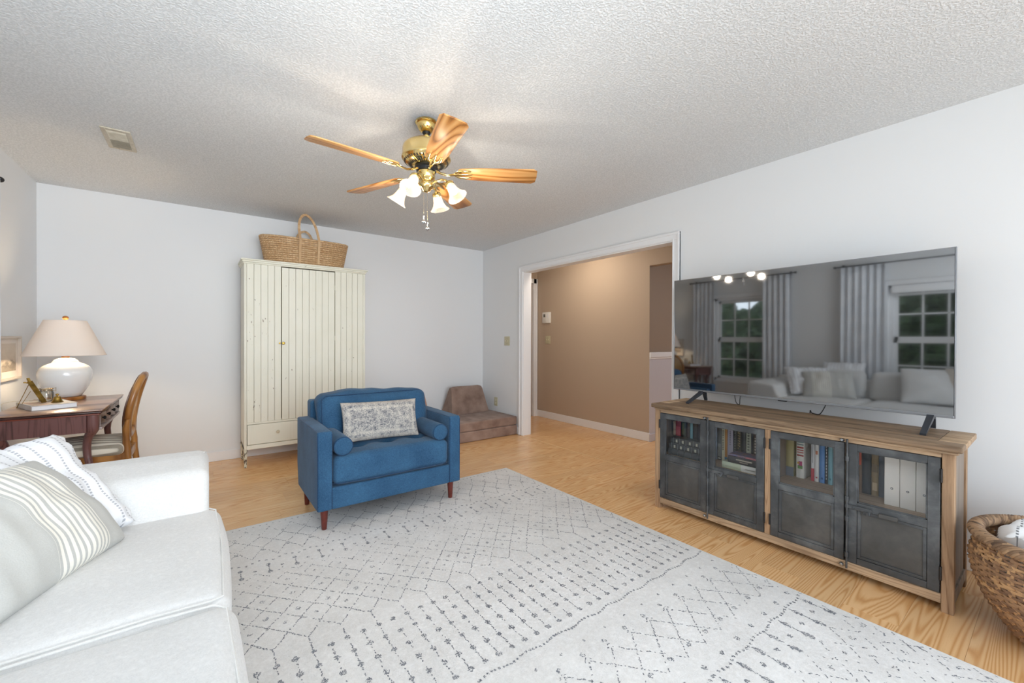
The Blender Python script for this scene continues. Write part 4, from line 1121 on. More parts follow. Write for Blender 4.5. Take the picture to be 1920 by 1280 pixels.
for k in range(44):
    a = 2 * pi * k / 44; q = []
    for (r_, z_, w_) in ((.126, 2.2052, .0022), (.080, 2.1822, .0014)):
        for s in (-1, 1):
            q.append((FX + r_ * cos(a) - s * w_ * 1.6 * sin(a), FY + r_ * sin(a) + s * w_ * 1.6 * cos(a), z_ - .0005))
    vs = [bm.verts.new(p) for p in (q[0], q[1], q[3], q[2])]; up = [bm.verts.new((p.co.x, p.co.y, p.co.z - .0018)) for p in vs]
    bm.faces.new(up)
    for i in range(4): bm.faces.new((vs[i], vs[(i + 1) % 4], up[(i + 1) % 4], up[i]))
obj('vent_slots', bm, 'black', mh, smooth=False)
bm = BM(); lathe(bm, [(0, 2.180), (.064, 2.180), (.066, 2.172), (.058, 2.168), (.056, 2.150), (0, 2.150)], 40, C_); obj('flywheel', bm, 'black', fan)
bm = BM(); lathe(bm, [(0, 2.152), (.046, 2.152), (.050, 2.148), (.050, 2.118), (.044, 2.108), (.036, 2.102), (.034, 2.096), (.040, 2.090), (.044, 2.080), (.042, 2.066), (.034, 2.055), (.026, 2.050), (.022, 2.040), (.012, 2.034), (0, 2.032)], 40, C_); obj('light_fitter', bm, 'brass', fan)
for k, ang in enumerate((-176, -104, -32, 40, 112)):
    a = radians(ang); M_ = Matrix.Translation((FX, FY, 2.150)) @ Matrix.Rotation(a, 4, 'Z'); Mp = M_ @ Matrix.Translation((0, 0, -.004)) @ Matrix.Rotation(radians(-12), 4, 'X')
    bm = BM()
    out = [(.183, -.036), (.20, -.048), (.30, -.058), (.612, -.068), (.634, -.052), (.637, 0), (.634, .052), (.612, .068), (.30, .058), (.20, .048), (.183, .036)]
    prism(bm, out, 'z', -.003, .003, .0012)
    o = obj('blade', bm, 'oakblade', fan, world=False, angle=50); o.matrix_local = Matrix.Translation((0, 0, 2.146 - CE)) @ Matrix.Rotation(a, 4, 'Z') @ Matrix.Rotation(radians(-12), 4, 'X')
    MW[o.name] = MW[fan.name] @ o.matrix_local
    bm = BM()   # cast brass iron: stem and three lobes under the blade
    tube(bm, [(.055, 0, .012), (.085, 0, -.002), (.12, 0, -.012), (.155, 0, -.008), (.185, 0, -.0055)], .01, 8, flat=[(.006, .011), (.007, .008), (.006, .008), (.005, .012), (.004, .02)])
    for yy, l in ((-.034, .255), (0, .262), (.034, .255)):
        tube(bm, [(.165, yy * .4, -.006), (.195, yy * .95, -.0055), (.225, yy, -.0055), (l, yy * .9, -.0045)], .006, 8, flat=[(.004, .007), (.004, .010), (.0035, .009), (.002, .004)])
    prism(bm, [(.165, -.016), (.19, -.040), (.205, -.036), (.2, -.018), (.212, 0), (.2, .018), (.205, .036), (.19, .040), (.165, .016)], 'z', -.0058, -.0032)
    obj('blade_iron', bm, 'brass', o, world=False)
ph = 219
bell = [(.020, .0), (.024, -.004), (.026, -.02), (.029, -.040), (.036, -.060), (.047, -.078), (.058, -.088), (.0575, -.0895), (.046, -.0795), (.0345, -.061), (.0275, -.040), (.0245, -.02), (.022, -.004), (.018, -.0015)]
for k in range(4):
    a = radians(ph + 90 * k); dx, dy = cos(a), sin(a)
    def Pn(r_, z_): return (FX + r_ * dx, FY + r_ * dy, z_)
    bm = BM(); tube(bm, [Pn(.036, 2.078), Pn(.065, 2.092), Pn(.095, 2.098), Pn(.122, 2.090), Pn(.134, 2.074)], .0065, 10); arm_ = obj('light_arm', bm, 'brass', fan)
    Mt = Matrix.Translation(Pn(.134, 2.078)) @ Matrix.Rotation(a, 4, 'Z') @ Matrix.Rotation(radians(-33), 4, 'Y')
    bm = BM(); lathe(bm, [(0, .004), (.014, .003), (.022, -.002), (.027, -.010), (.027, -.020), (.024, -.022), (0, -.022)], 24, (0, 0, 0), Mt); obj('socket_cup', bm, 'brass', arm_)
    bm = BM(); lathe(bm, bell, 40, (0, 0, -.016), Mt, flute=.012, nfl=20); obj('glass_shade', bm, 'bell', arm_, angle=80)
    bm = BM(); lathe(bm, [(0, -.020), (.010, -.022), (.012, -.032), (.021, -.048), (.023, -.062), (.016, -.076), (0, -.081)], 20, (0, 0, 0), Mt); obj('bulb', bm, 'bulb', arm_)
    p_ = Mt @ Vector((0, 0, -.205)); point('fan_bulb_light', p_, 2.5, (1.0, .86, .70), .03)
for (px, py, l0, l1) in ((1.005, 2.172, 2.075, 1.856), (1.022, 2.160, 2.06, 1.818)):
    bm = BM(); z = l0
    while z > l1 + .03:
        bmesh.ops.create_uvsphere(bm, u_segments=6, v_segments=4, radius=.0008, matrix=Matrix.Translation((px, py, z))); z -= .0046
    c = obj('pull_chain', bm, 'brass', fan, smooth=True)
    bm = BM(); lathe(bm, [(0, .034), (.004, .032), (.0045, .028), (.002, .024), (.0022, .010), (.006, .007), (.0095, .001), (.0100, -.005), (.007, -.011), (.003, -.014), (0, -.017)], 16, (px, py, l1)); obj('pull_fob', bm, 'chrome', c)

# ------------------------------------------------------------------ DESK
DX0, DX1, DY0, DY1, DZ = -.945, -.478, 3.515, 4.375, .760
dk = thing('desk', 'small dark mahogany writing desk against the left wall with lamp on top', 'desk', (-.75, 3.95, 0))
bm = BM(); box(bm, DX0, DX1, DY0, DY1, DZ - .010, DZ, .004, 2); obj('desk_top', bm, 'mahogtop', dk)
bm = BM(); box(bm, DX0 + .004, DX1 - .006, DY0 + .006, DY1 - .006, DZ - .026, DZ - .0105, .006, 3); obj('top_edge', bm, 'mahogdk', dk)
bm = BM(); box(bm, DX0 + .012, DX1 - .016, DY0 + .016, DY1 - .016, DZ - .034, DZ - .0265, .003, 2); obj('bead_moulding', bm, plain('red_bead', '8a4434', .35), dk)
for y in (DY0 + .022, DY1 - .042):
    bm = BM(); box(bm, DX0 + .02, DX1 - .075, y, y + .02, .622, DZ - .034); obj('apron', bm, 'mahog', dk)
bm = BM(); box(bm, DX0 + .02, DX0 + .04, DY0 + .04, DY1 - .04, .622, DZ - .034); obj('apron', bm, 'mahog', dk)
bm = BM(); box(bm, DX1 - .075, DX1 - .045, DY0 + .042, DY1 - .042, .622, DZ - .034); obj('front_apron', bm, 'mahog', dk)
for a, b in ((DY0 + .075, 3.94), (3.95, DY1 - .075)):
    pr = []; n = 14
    for i in range(n + 1):
        y = a + (b - a) * i / n; pr.append((DX1 - .030 + .010 * cos(4 * pi * i / n), y))
    bm = BM(); prism(bm, pr + [(DX1 - .05, b), (DX1 - .05, a)], 'z', .645, DZ - .042); dr = obj('drawer', bm, 'drawer', dk, angle=60)
    for y in (a + .09, b - .09):
        bm = BM(); lathe(bm, [(0, 0), (.005, 0), (.005, .006), (.011, .010), (.012, .016), (.008, .020), (0, .021)], 16, (0, 0, 0), Matrix.Translation((DX1 - .026, y, .688)) @ Matrix.Rotation(radians(90), 4, 'Y')); obj('knob', bm, 'black', dr)
bm = BM(); box(bm, DX1 - .05, DX1 - .012, DY0 + .07, DY1 - .07, .626, .642, .004, 2); obj('lower_moulding', bm, 'drawer', dk)
def cab_leg(x, y, sx, sy):
    bm = BM()
    prof = [(.725, 0, .031), (.66, 0, .031), (.632, -.002, .030), (.615, -.008, .026), (.595, -.018, .022), (.56, -.027, .020), (.52, -.030, .0195), (.47, -.026, .0185), (.42, -.016, .018), (.34, -.008, .017), (.22, -.012, .0165), (.10, -.016, .016), (.03, -.006, .020), (.006, .006, .022), (.0008, .006, .018)]
    pts = [(x + sx * o_, y + sy * o_, z) for z, o_, r_ in prof]
    tube(bm, pts, 0, 12, flat=[(r_, r_) for _, _, r_ in prof], up0=(1, 0, 0)); obj('leg', bm, 'mahog', dk)
for (x, sx) in ((DX1 - .052, 1), (DX0 + .034, -1)):
    for (y, sy) in ((DY0 + .050, -1), (DY1 - .05, 1)): cab_leg(x, y, sx, sy)

# desk lamp
LX, LY, LZ = -.762, 4.225, DZ
lp = thing('table_lamp', 'large white ceramic table lamp with wide linen shade lit on the desk', 'lamp', (LX, LY, LZ))
bm = BM(); lathe(bm, [(0, .0005), (.100, .0005), (.102, .004), (.102, .018), (.098, .022), (0, .022)], 48, (LX, LY, LZ)); obj('lamp_base', bm, 'finial', lp)
bm = BM(); lathe(bm, [(0, .0225), (.072, .0225), (.080, .026), (.094, .050), (.112, .085), (.128, .125), (.137, .160), (.139, .180), (.136, .203), (.126, .224), (.110, .240), (.090, .252), (.072, .259), (.066, .264), (.064, .270), (.056, .280), (.045, .288), (.030, .293), (0, .294)], 64, (LX, LY, LZ)); obj('lamp_body', bm, 'ceramic', lp)
bm = BM(); lathe(bm, [(0, .294), (.020, .294), (.021, .298), (.021, .312), (.017, .316), (.006, .318), (.006, .34), (0, .34)], 24, (LX, LY, LZ)); obj('neck', bm, 'finial', lp)
sh0, sh1, sz0, sz1 = .208, .106, .312, .556
bm = BM(); lathe(bm, [(sh0, sz0), (sh1, sz1), (sh1 - .002, sz1), (sh0 - .002, sz0 + .0003), (sh0, sz0)], 72, (LX, LY, LZ)); shd = obj('lamp_shade', bm, 'lshade', lp, angle=60)
for r_, z_ in ((sh0 - .001, sz0 + .001), (sh1 - .001, sz1 - .001)):
    bm = BM(); tube(bm, [(LX + r_ * cos(2 * pi * i / 72), LY + r_ * sin(2 * pi * i / 72), LZ + z_) for i in range(72)], .0022, 6, closed=True); obj('shade_trim', bm, 'lshade', shd)

bm = BM()
for k in range(3):
    a = 2 * pi * k / 3; tube(bm, [(LX, LY, LZ + sz1 - .012), (LX + sh1 * .97 * cos(a), LY + sh1 * .97 * sin(a), LZ + sz1 - .012)], .0016, 6)
tube(bm, [(LX, LY, LZ + .33), (LX + .05, LY, LZ + .40), (LX, LY, LZ + sz1 - .01)], .0018, 6); tube(bm, [(LX, LY, LZ + .33), (LX - .05, LY, LZ + .40), (LX, LY, LZ + sz1 - .01)], .0018, 6)
obj('harp', bm, 'brassd', lp)
bm = BM(); lathe(bm, [(0, sz1 - .012), (.006, sz1 - .010), (.006, sz1 + .004), (.012, sz1 + .008), (.017, sz1 + .018), (.014, sz1 + .028), (.006, sz1 + .033), (0, sz1 + .034)], 24, (LX, LY, LZ)); obj('finial', bm, 'finial', lp)
bm = BM(); lathe(bm, [(0, .34), (.013, .342), (.014, .36), (.026, .39), (.028, .41), (.018, .435), (0, .44)], 20, (LX, LY, LZ)); obj('bulb', bm, 'bulb', lp)
point('lamp_light', (LX, LY, LZ + .40), 26, (1.0, .77, .50), .035)
cable('thin clear lamp cord hanging down beneath the desk', [(LX - .10, LY + .02, DZ + .004), (-1.036, 4.20, DZ + .003), (-1.043, 4.18, .70), (-1.040, 4.16, .5), (-1.036, 4.19, .35), (-1.040, 4.17, .25)], .002, 'paper', name='lamp_cord')

# book with things on the desk
BKR = radians(24); bkz = DZ + .0005
tb = thing('coffee_table_book', 'large pale coffee-table book lying on the desk under the jar and bell', 'book', (-.772, 3.83, bkz), BKR)
bw, bl, bh = .098, .155, .029
bm = BM(); box(bm, -bw, bw, -bl, bl, 0, .003, .001); box(bm, -bw, bw, -bl, bl, bh - .003, bh, .001); box(bm, -bw, -bw + .003, -bl, bl, 0, bh, .001); obj('cover', bm, plain('pale_grey_cover', 'cfd0d2', .4, 'b9b4ae', 6), tb, world=False)
bm = BM(); box(bm, -bw + .004, bw - .004, -bl + .004, bl - .004, .0032, bh - .0032); obj('pages', bm, plain('white_pages', 'e9ecf1', .8), tb, world=False)
bm = BM(); box(bm, -bw + .012, bw - .03, -bl + .02, bl - .05, bh, bh + .0006); obj('cover_picture', bm, plain('cover_print', 'c9a58c', .4, 'a9a6a0', 12), tb, world=False)
bz = bkz + bh + .0008
j = thing('glass_jar', 'small clear glass clip-top jar standing on the desk book', 'jar', (-.790, 3.905, bz))
bm = BM(); lathe(bm, [(0, 0), (.030, 0), (.033, .004), (.034, .01), (.034, .052), (.031, .060), (.028, .066), (.028, .074), (.0255, .074), (.0255, .066), (.029, .058), (.0315, .05), (.0315, .008), (0, .006)], 32, (-.790, 3.905, bz)); obj('jar_body', bm, 'jar', j)
bm = BM(); lathe(bm, [(0, .083), (.018, .0845), (.030, .083), (.033, .080), (.033, .0762), (0, .0755)], 32, (-.790, 3.905, bz)); obj('lid', bm, 'jar', j)
bm = BM()
for z_, r_ in ((.0675, .0295), (.080, .0345)): tube(bm, [(-.790 + r_ * cos(2 * pi * i / 28), 3.905 + r_ * sin(2 * pi * i / 28), bz + z_) for i in range(28)], .0014, 6, closed=True)
for s in (-1, 1): tube(bm, [(-.790 + s * .030, 3.905, bz + .0675), (-.790 + s * .042, 3.905, bz + .060), (-.790 + s * .042, 3.905, bz + .085), (-.790 + s * .034, 3.905, bz + .080)], .0014, 6)
obj('wire_clip', bm, 'brassd', j)
bl_ = thing('brass_bell', 'small brass bell standing on the desk book beside the jar', 'bell', (-.722, 3.80, bz))
bm = BM(); lathe(bm, [(.029, 0), (.027, .003), (.022, .010), (.019, .020), (.017, .030), (.012, .036), (0, .038)], 32, (-.722, 3.80, bz)); obj('bell_body', bm, 'brassd', bl_)
bm = BM(); lathe(bm, [(0, .037), (.004, .037), (.004, .042), (.008, .045), (.008, .050), (.004, .053), (0, .054)], 16, (-.722, 3.80, bz)); obj('handle', bm, 'brassd', bl_)
ez = thing('brass_easel', 'small brass folding tripod leaning on the desk book left of the jar', 'tripod', (-.80, 3.80, bz))
top = Vector((-.845, 3.83, bz + .135))
bm = BM(); tube(bm, [(-.772, 3.775, bz + .006), tuple(top)], .01, 4, flat=(.011, .005), up0=(.7, .7, 0)); tube(bm, [tuple(top + Vector((.004, -.004, -.012))), tuple(top + Vector((-.008, .004, .020)))], .01, 8, flat=(.007, .007)); obj('front_leg', bm, 'brassd', ez)
bm = BM(); tube(bm, [tuple(top + Vector((0, 0, -.01))), (-.905, 3.86, DZ + .002)], .0018, 6); tube(bm, [tuple(top + Vector((.005, -.002, -.06))), (-.87, 3.80, bz)], .0014, 6); obj('back_leg', bm, 'brassd', ez)
bm = BM(); tube(bm, [tuple(top + Vector((-.016, .0, -.008))), tuple(top + Vector((.014, 0, -.014)))], .003, 8); lathe(bm, [(0, -.005), (.006, -.003), (.006, .003), (0, .005)], 12, tuple(top + Vector((-.020, 0, -.006)))); obj('thumbscrew', bm, 'brassd', ez)

# picture on the left wall
pf = thing('picture_frame', 'white framed beige landscape print on the left wall above the desk', 'picture', (XL, 4.30, 1.055))
y0, y1, z0, z1 = 4.10, 4.50, .905, 1.205
bm = BM()
for a, b, c, d in ((y0, y0 + .016, z0, z1), (y1 - .016, y1, z0, z1), (y0 + .016, y1 - .016, z0, z0 + .016), (y0 + .016, y1 - .016, z1 - .016, z1)): box(bm, XL + .001, XL + .026, a, b, c, d, .002)
obj('frame', bm, plain('pale_wood_frame', 'd6ccc0', .5), pf)
bm = BM(); box(bm, XL + .002, XL + .008, y0 + .014, y1 - .014, z0 + .014, z1 - .014); obj('mat_board', bm, plain('mat_board', 'eae3da', .8), pf)
gp = G('landscape_print'); c3 = gp.xyz(gp.co()); hgt = gp.math('ADD', c3[2], gp.math('MULTIPLY', gp.noise(gp.co(scale=(1, 3, 6)), 6, 4), .12))
gp.set(color=gp.ramp(gp.math('MULTIPLY_ADD', hgt, 5.0, .35), [(.0, '8d8478'), (.25, 'a69a8a'), (.42, '8b8276'), (.55, 'c9bcab'), (1, 'd9cdbd')]), rough=.6)
bm = BM(); box(bm, XL + .008, XL + .009, y0 + .055, y1 - .055, z0 + .06, z1 - .05); obj('print', bm, gp.m, pf)

# ------------------------------------------------------------------ DESK CHAIR (cane back, seen from the side)
dc = thing('desk_chair', 'honey walnut cane-back chair with cream striped seat tucked under the desk', 'chair', (-.60, 3.91, 0))
CYc = 3.895
def bx(z): return -.402 + .025 * max(0, (.62 - z)) * -1 + .47 * max(0, z - .60) ** 1.7 + .010
n = 40; pts = []
for i in range(n):
    a = 2 * pi * i / n; z = .735 + .205 * sin(a); y = CYc + .205 * math.copysign(abs(cos(a)) ** .8, cos(a)) * (.80 + .20 * (sin(a) + 1) / 2)
    pts.append((bx(z), y, z))
bm = BM(); tube(bm, pts, .01, 8, closed=True, flat=(.020, .020), up0=(1, 0, 0)); bf = obj('back_frame', bm, 'walnut', dc, angle=60)
bm = BM(); tube(bm, [(p[0] - .022, CYc + (p[1] - CYc) * .98, .735 + (p[2] - .735) * .98) for p in pts], .006, 6, closed=True); obj('back_moulding', bm, 'walnutdk', bf)
bm = BM()   # cane panel
for k in range(-15, 16):
    for m_ in (0, 1):
        seg = []
        for q in range(-12, 13):
            if m_: y = CYc + k * .0125; z = .735 + q * .0165
            else: z = .735 + k * .0125; y = CYc + q * .0150
            w_ = .80 + .20 * ((z - .735) / .205 + 1) / 2
            if ((y - CYc) / (.192 * w_)) ** 2 + ((z - .735) / .190) ** 2 < 1: seg.append((bx(z), y, z))
        if len(seg) > 1: tube(bm, seg, .0015, 4, flat=(.0012, .0034), up0=(1, 0, 0))
obj('cane_panel', bm, 'cane', bf, smooth=False, kind='stuff')
for s in (-1, 1):
    y = CYc + s * .172
    bm = BM(); tube(bm, [(-.335, y + s * .02, .001), (-.365, y + s * .01, .2), (-.388, y, .40), (-.392, y, .47), (-.396, y - s * .004, .53), (-.395, y + s * .008, .60), (-.385, y + s * .016, .66)], .01, 8, flat=[(.013, .013), (.016, .016), (.020, .020), (.022, .020), (.019, .022), (.020, .026), (.012, .018)], up0=(1, 0, 0)); obj('back_leg', bm, 'walnut', dc, angle=60)
    bm = BM(); tube(bm, [(-.835, CYc + s * .195, .001), (-.845, CYc + s * .20, .12), (-.83, CYc + s * .205, .27), (-.815, CYc + s * .21, .36), (-.82, CYc + s * .205, .43)], .01, 8, flat=[(.015, .015), (.013, .013), (.018, .018), (.024, .024), (.022, .022)]); obj('front_leg', bm, 'walnut', dc, angle=60)
    bm = BM(); tube(bm, [(-.39, CYc + s * .175, .412), (-.6, CYc + s * .20, .415), (-.82, CYc + s * .208, .412)], .01, 4, flat=(.028, .012), up0=(0, 0, 1)); tube(bm, [(-.39, CYc + s * .187, .400), (-.6, CYc + s * .212, .402), (-.82, CYc + s * .220, .400)], .005, 6); obj('seat_rail', bm, 'walnut', dc)
for x, w_ in ((-.39, .175), (-.825, .205)):
    bm = BM(); box(bm, x - .012, x + .012, CYc - w_, CYc + w_, .385, .44, .003); obj('seat_rail', bm, 'walnut', dc)
bm = BM(); softbox(bm, (-.835, CYc - .213, .432), (-.405, CYc + .213, .505), .03, n=10, k=4, bulge=(.004, .004, .034), nz=.002); obj('seat', bm, 'seatstripe', dc, world=True)

# ------------------------------------------------------------------ SOFA
sf = thing('sofa', 'long cream linen slipcovered sofa along the left wall with loose cushions', 'sofa', (-.5, 1.0, 0))
bm = BM(); softbox(bm, (-.92, -.98, .03), (.012, 2.50, .30), .03, n=8, k=2); obj('sofa_base', bm, 'sofa', sf)
def armpost(o):
    return Vector((o.x, o.y - (.10 * max(0, min(1, (.66 - o.z) / .25)) if o.y < 2.38 else 0) , o.z - .035 * max(0, min(1, (2.40 - o.y) / .2)) * (1 if o.z > .5 else 0)))
for y0, y1 in ((2.225, 2.552), (-1.03, -.70)):
    bm = BM(); softbox(bm, (-.92, y0, .03), (.028, y1, .652), .045, n=12, k=4, bulge=(.004, .004, .006), nz=.006, ns=3, post=armpost if y0 > 0 else None); a = obj('arm', bm, 'sofa', sf)
    bm = BM(); tube(bm, [(.024, y1 - .02, .05), (.026, y1 - .008, .3), (.024, y1 - .012, .60), (.018, y1 - .03, .640), (.012, y1 - .08, .648)], .003, 6); obj('piping', bm, 'sofapipe', a)
for k, (a, b) in enumerate(((1.402, 2.215), (.600, 1.4005), (-.20, .5985), (-.69, -.2015))):
    fx = .072 + .006 * k
    bm = BM(); softbox(bm, (-.80, a, .285), (fx, b, .470), .055, n=14, k=5, bulge=(.010, .004, .022), nz=.007, ns=3.2, seed=k * 3); s = obj('seat_cushion', bm, 'sofa', sf)
    bm = BM()
    e = .018
    tube(bm, [(-.5, b - e * .6, .468), (-.1, b - e * .5, .472), (fx - .05, b - e * .7, .466), (fx - .022, b - .035, .460), (fx - .012, (a + b) / 2, .462), (fx - .022, a + .035, .460), (fx - .05, a + e * .7, .466), (-.1, a + e * .5, .472), (-.5, a + e * .6, .468)], .0030, 6)
    obj('piping', bm, 'sofapipe', s)
bm = BM(); softbox(bm, (-.925, -.98, .03), (-.80, 2.50, .70), .05, n=10, k=3, nz=.004); obj('back', bm, 'sofa', sf)
for a, b in ((1.50, 2.30), (.60, 1.44), (-.40, .56)):
    bm = BM(); softbox(bm, (-.83, a, .46), (-.68, b, .80), .06, n=10, k=4, bulge=(.02, .01, .02), nz=.012, ns=3, seed=a, post=lambda o: Vector((o.x - (o.z - .46) * .20, o.y, o.z))); obj('back_cushion', bm, 'sofa', sf)

def place_pillow(name, mat, w, h, t, A, Ud, Vd, label, group=None, **kw):
    """A: bottom corner, Ud: direction along the bottom edge, Vd: rising direction"""
    U = Vector(Ud).normalized(); V_ = Vector(Vd); V_ = (V_ - U * V_.dot(U)).normalized(); N_ = V_.cross(U)
    c = Vector(A) + U * w / 2 + V_ * h / 2
    bm = BM(); pillow(bm, w, h, t, **kw)
    M_ = Matrix.Identity(4)
    for i in range(3): M_[i][0] = U[i]; M_[i][1] = N_[i]; M_[i][2] = V_[i]; M_[i][3] = c[i]
    o = obj(name, bm, mat, angle=180); o.matrix_world = M_; MW[o.name] = M_; return tag(o, label, 'pillow', group)
place_pillow('throw_pillow', 'pilgrey', .53, .39, .20, (-.43, 1.50, .485), (.20, .46, 0), (-.27, .05, .30), 'grey throw pillow with cream stripes lying in front on the sofa', n=34, pinch=.015, wr=.008, seed=4, p=.36)
place_pillow('throw_pillow', 'pilwhite', .48, .44, .13, (-.47, 1.72, .50), (.28, .40, 0), (-.24, .12, .30), 'white pillow with grey dashed stripes and ruffled edge behind the grey one', n=40, pinch=.05, wr=.014, seed=9, ruffle=.010)
place_pillow('throw_pillow', 'pilwhite', .45, .42, .13, (-.72, 1.50, .55), (.06, .5, 0), (-.22, .0, .33), 'white dashed pillow at the left edge leaning on the sofa back', n=30, pinch=.05, wr=.012, seed=14, ruffle=.006)
place_pillow('throw_pillow', 'pilplain', .48, .46, .14, (-.56, .30, .50), (.05, .5, 0), (-.22, .0, .33), 'oatmeal pillow on the near part of the sofa, seen reflected in the television', n=20, pinch=.05, wr=.006, seed=21)
place_pillow('throw_pillow', 'sofa', .50, .48, .14, (-.52, .62, .50), (.10, .5, 0), (-.26, .0, .30), 'cream pillow on the near part of the sofa, seen reflected in the television', n=20, pinch=.05, wr=.006, seed=25)

# ------------------------------------------------------------------ CURTAINS AND RODS
def rod(label, y0, y1, z=2.17, x=XL + .065):
    t = thing('curtain_rod', label, 'curtain rod', (x, (y0 + y1) / 2, z))
    bm = BM(); tube(bm, [(x, y0, z), (x, y1, z)], .008, 12); obj('pole', bm, 'black', t)
    for y, s in ((y0, -1), (y1, 1)):
        bm = BM(); lathe(bm, [(0, 0), (.011, 0), (.011, .006), (.016, .012), (.017, .022), (.010, .032), (0, .034)], 16, (0, 0, 0), Matrix.Translation((x, y, z)) @ Matrix.Rotation(radians(-90 * s), 4, 'X')); obj('finial', bm, 'black', t)
        bm = BM(); box(bm, XL + .0005, XL + .006, y - s * .06 - .015, y - s * .06 + .015, z - .03, z + .03, .002); tube(bm, [(XL + .006, y - s * .06, z), (x, y - s * .06, z)], .005, 8); obj('bracket', bm, 'black', t)
rod('black curtain rod over the farther left window, seen reflected in the television', 2.36, 3.93)
rod('black curtain rod over the nearer left window, seen reflected in the television', .05, 1.86)
def curtain(label, y0, y1, seed, z0=.012, z1=2.158, x=XL + .065, amp=.022, flare=.0):
    q = random.Random(seed); n = 120; m_ = 16; nf = max(5, int((y1 - y0) / .07)); ph0 = q.uniform(0, 6)
    bm = BM()
    P_ = []
    for j in range(m_ + 1):
        t = j / m_; z = z1 + (z0 - z1) * t; row = []
        for i in range(n + 1):
            u = i / n; w = .8 + .2 * t
            yy = (y0 + y1) / 2 + (y1 - y0) / 2 * (2 * u - 1) * (1 + flare * t)
            xx = x + amp * w * sin(nf * 2 * pi * u + ph0 + .5 * sin(3 * t + seed)) + .008 * noise.noise(Vector((u * 5, t * 3, seed)))
            yy += .010 * cos(nf * 2 * pi * u * 2 + ph0)
            row.append((xx, yy, z))
        P_.append(row)
    th = .0012
    F = [[bm.verts.new((p[0] + th, p[1], p[2])) for p in r_] for r_ in P_]; B = [[bm.verts.new((p[0] - th, p[1], p[2])) for p in r_] for r_ in P_]
    for j in range(m_):
        for i in range(n):
            bm.faces.new((F[j][i], F[j + 1][i], F[j + 1][i + 1], F[j][i + 1])); bm.faces.new((B[j][i], B[j][i + 1], B[j + 1][i + 1], B[j + 1][i]))
    for j in range(m_):
        bm.faces.new((F[j][0], B[j][0], B[j + 1][0], F[j + 1][0])); bm.faces.new((F[j][n], F[j + 1][n], B[j + 1][n], B[j][n]))
    for i in range(n):
        bm.faces.new((F[0][i], F[0][i + 1], B[0][i + 1], B[0][i])); bm.faces.new((F[m_][i], B[m_][i], B[m_][i + 1], F[m_][i + 1]))
    o = obj('curtain', bm, 'curtain', angle=180); recenter(o, (x, (y0 + y1) / 2, z1)); return tag(o, label, 'curtain', 'white curtains on the left wall')
curtain('white curtain panel at the left edge of the photo beside the desk', 3.52, 3.87, 3)
curtain('white curtain panel right of the farther window in the television reflection', 2.40, 2.78, 5, z0=.012)
curtain('widest white curtain panel, beside the nearer window in the television reflection', 1.36, 1.80, 8)
curtain('white curtain panel of the nearer window closest to the camera', .10, .50, 12)

# ------------------------------------------------------------------ BIG WICKER BASKET
WX, WY = 2.665, -.055
wb = thing('wicker_basket', 'large round brown wicker basket with braided rim at the right edge', 'basket', (WX, WY, 0))
def wr(z):
    t = z / .40
    return .155 + .138 * sin(min(1, t * 1.15) * pi / 2 * 1.0) ** .8 + .012 * sin(t * pi) - .020 * max(0, t - .78) / .22
nS = 38; tr = random.Random(11)
bm = BM(); rows = 33; tv_ = []
for k in range(rows):
    z = .012 + .355 * k / (rows - 1); rr = wr(z); n = nS * 2; pts = []
    for i in range(n):
        a = 2 * pi * i / n; o_ = .0045 * (1 if (i + k) % 2 else -1)
        pts.append((WX + (rr + o_) * cos(a), WY + (rr + o_) * sin(a), z + .0015 * sin(7 * a + k)))
    tube(bm, pts, .01, 4, closed=True, flat=(.0047, .0020), up0=(0, 0, 1))
o = obj('woven_splints', bm, 'wicker', wb, kind='stuff', angle=60)
cell = {}
tint_faces(o, lambda p: cell.setdefault(p.index // 16, tr.choice((.2, .35, .45, .55, .65, .95))))
bm = BM()
for i in range(nS):
    a = 2 * pi * (i + .25) / nS; pts = []
    for k in range(16):
        z = .004 + .385 * k / 15; rr = wr(z) - .0005; pts.append((WX + rr * cos(a), WY + rr * sin(a), z))
    tube(bm, pts, .01, 4, flat=(.0018, .011), up0=(cos(a), sin(a), 0))
o = obj('stakes', bm, 'wicker', wb, kind='stuff', smooth=False); tint_faces(o, lambda p: tr.uniform(.5, 1.0))
bm = BM(); pts = [(WX + .155 * cos(2 * pi * i / 40), WY + .155 * sin(2 * pi * i / 40)) for i in range(40)]; prism(bm, pts, 'z', .001, .012); o = obj('base', bm, 'wickerdk', wb); tint_faces(o, lambda p: .3)
bm = BM(); rimr = wr(.39) + .004
for s_ in range(9):   # wrapped rim: strands winding round a core
    n = 260; pts = []
    for i in range(n):
        a = 2 * pi * i / n; b = a * 16 + 2 * pi * s_ / 9
        r_ = .0195
        pts.append((WX + (rimr + r_ * cos(b)) * cos(a), WY + (rimr + r_ * cos(b)) * sin(a), .400 + r_ * .85 * sin(b)))
    tube(bm, pts, .0078, 6, closed=True)
o = obj('braided_rim', bm, 'wickerdk', wb, kind='stuff', angle=180); per = {}
tint_faces(o, lambda p: per.setdefault(p.index // 24, tr.uniform(.1, .95)))
bm = BM(); lathe(bm, [(rimr - .016, .39), (rimr, .376), (rimr + .016, .39), (rimr + .016, .41), (rimr, .42), (rimr - .016, .41), (rimr - .016, .39)], 48, (WX, WY, 0)); o = obj('rim_core', bm, 'wickerdk', wb); tint_faces(o, lambda p: .1)
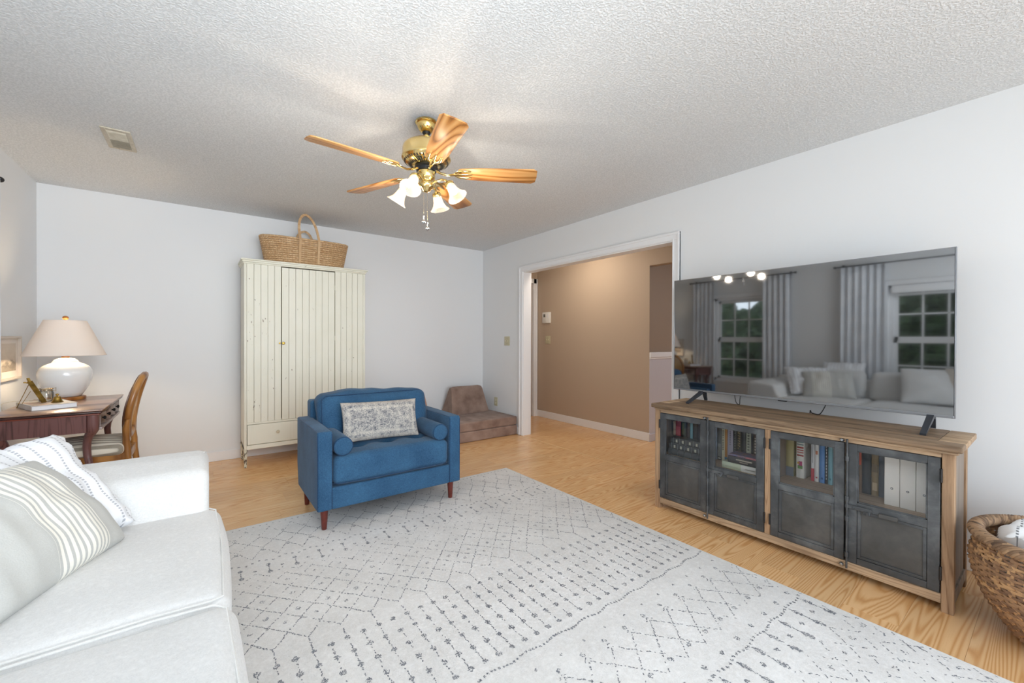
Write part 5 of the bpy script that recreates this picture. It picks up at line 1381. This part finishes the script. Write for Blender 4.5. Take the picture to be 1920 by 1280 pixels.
for a0 in (radians(12), radians(192)):
    bm = BM(); pts = []
    for i in range(17):
        t = pi * i / 16; pts.append((WX + (rimr) * cos(a0) - .075 * cos(t) * sin(a0), WY + rimr * sin(a0) + .075 * cos(t) * cos(a0), .405 + .075 * sin(t)))
    tube(bm, pts, .013, 8); o = obj('handle', bm, 'wickerdk', wb); tint_faces(o, lambda p: tr.uniform(.1, .9))
# blanket inside
def blk(o):
    r_ = math.hypot(o.x - WX, o.y - WY)
    if r_ > .222: k = .222 / r_; o.x = WX + (o.x - WX) * k; o.y = WY + (o.y - WY) * k
    return o
bm = BM(); softbox(bm, (WX - .22, WY - .22, .20), (WX + .22, WY + .22, .425), .05, n=30, k=4, bulge=(0, 0, .008), nz=.030, ns=11, post=blk)
o = obj('blanket', bm, 'blanket', angle=180); recenter(o, (WX, WY, .2)); tag(o, 'folded white blanket with dark dashed stripes inside the wicker basket', 'blanket')
cable('thin black cord running from the console to the wall behind the wicker basket', [(2.99, .30, .15), (3.05, .24, .14), (3.12, .20, .165), (3.196, .18, .17)], .002)

# ------------------------------------------------------------------ OUTSIDE THE LEFT WINDOWS
bm = BM(); box(bm, -14, XL - .16, -8, 12, -.5, -.3); struct('ground', bm, 'lawn')
for i, (x, y, s, l) in enumerate(((-6.0, 8.2, 2.2, 'tall evergreen bush outside, farthest of the three beyond the window'), (-5.2, 4.3, 1.35, 'dark evergreen bush outside the window, middle of the three'), (-5.4, .3, 2.0, 'broad evergreen bush outside the nearer window'))):
    t = thing('evergreen_bush', l, 'bush', (x, y, -.3), 0, 'bushes beyond the left windows')
    bm = BM(); bmesh.ops.create_icosphere(bm, subdivisions=5, radius=1)
    for v in bm.verts:
        p = v.co.copy(); d = 1 + .35 * noise.noise(p * 1.6 + Vector((i * 9, 0, 0))) + .16 * noise.noise(p * 6) + .10 * noise.noise(p * 17)
        v.co = Vector((x + p.x * s * d, y + p.y * s * d, s * .55 + p.z * s * d * 1.0))
    obj('foliage', bm, 'leaf', t, smooth=False)
    bm = BM(); tube(bm, [(x, y, -.3), (x + .05, y, .4), (x, y, s * .6)], [.12, .09, .06], 10); obj('trunk', bm, 'bark', t)
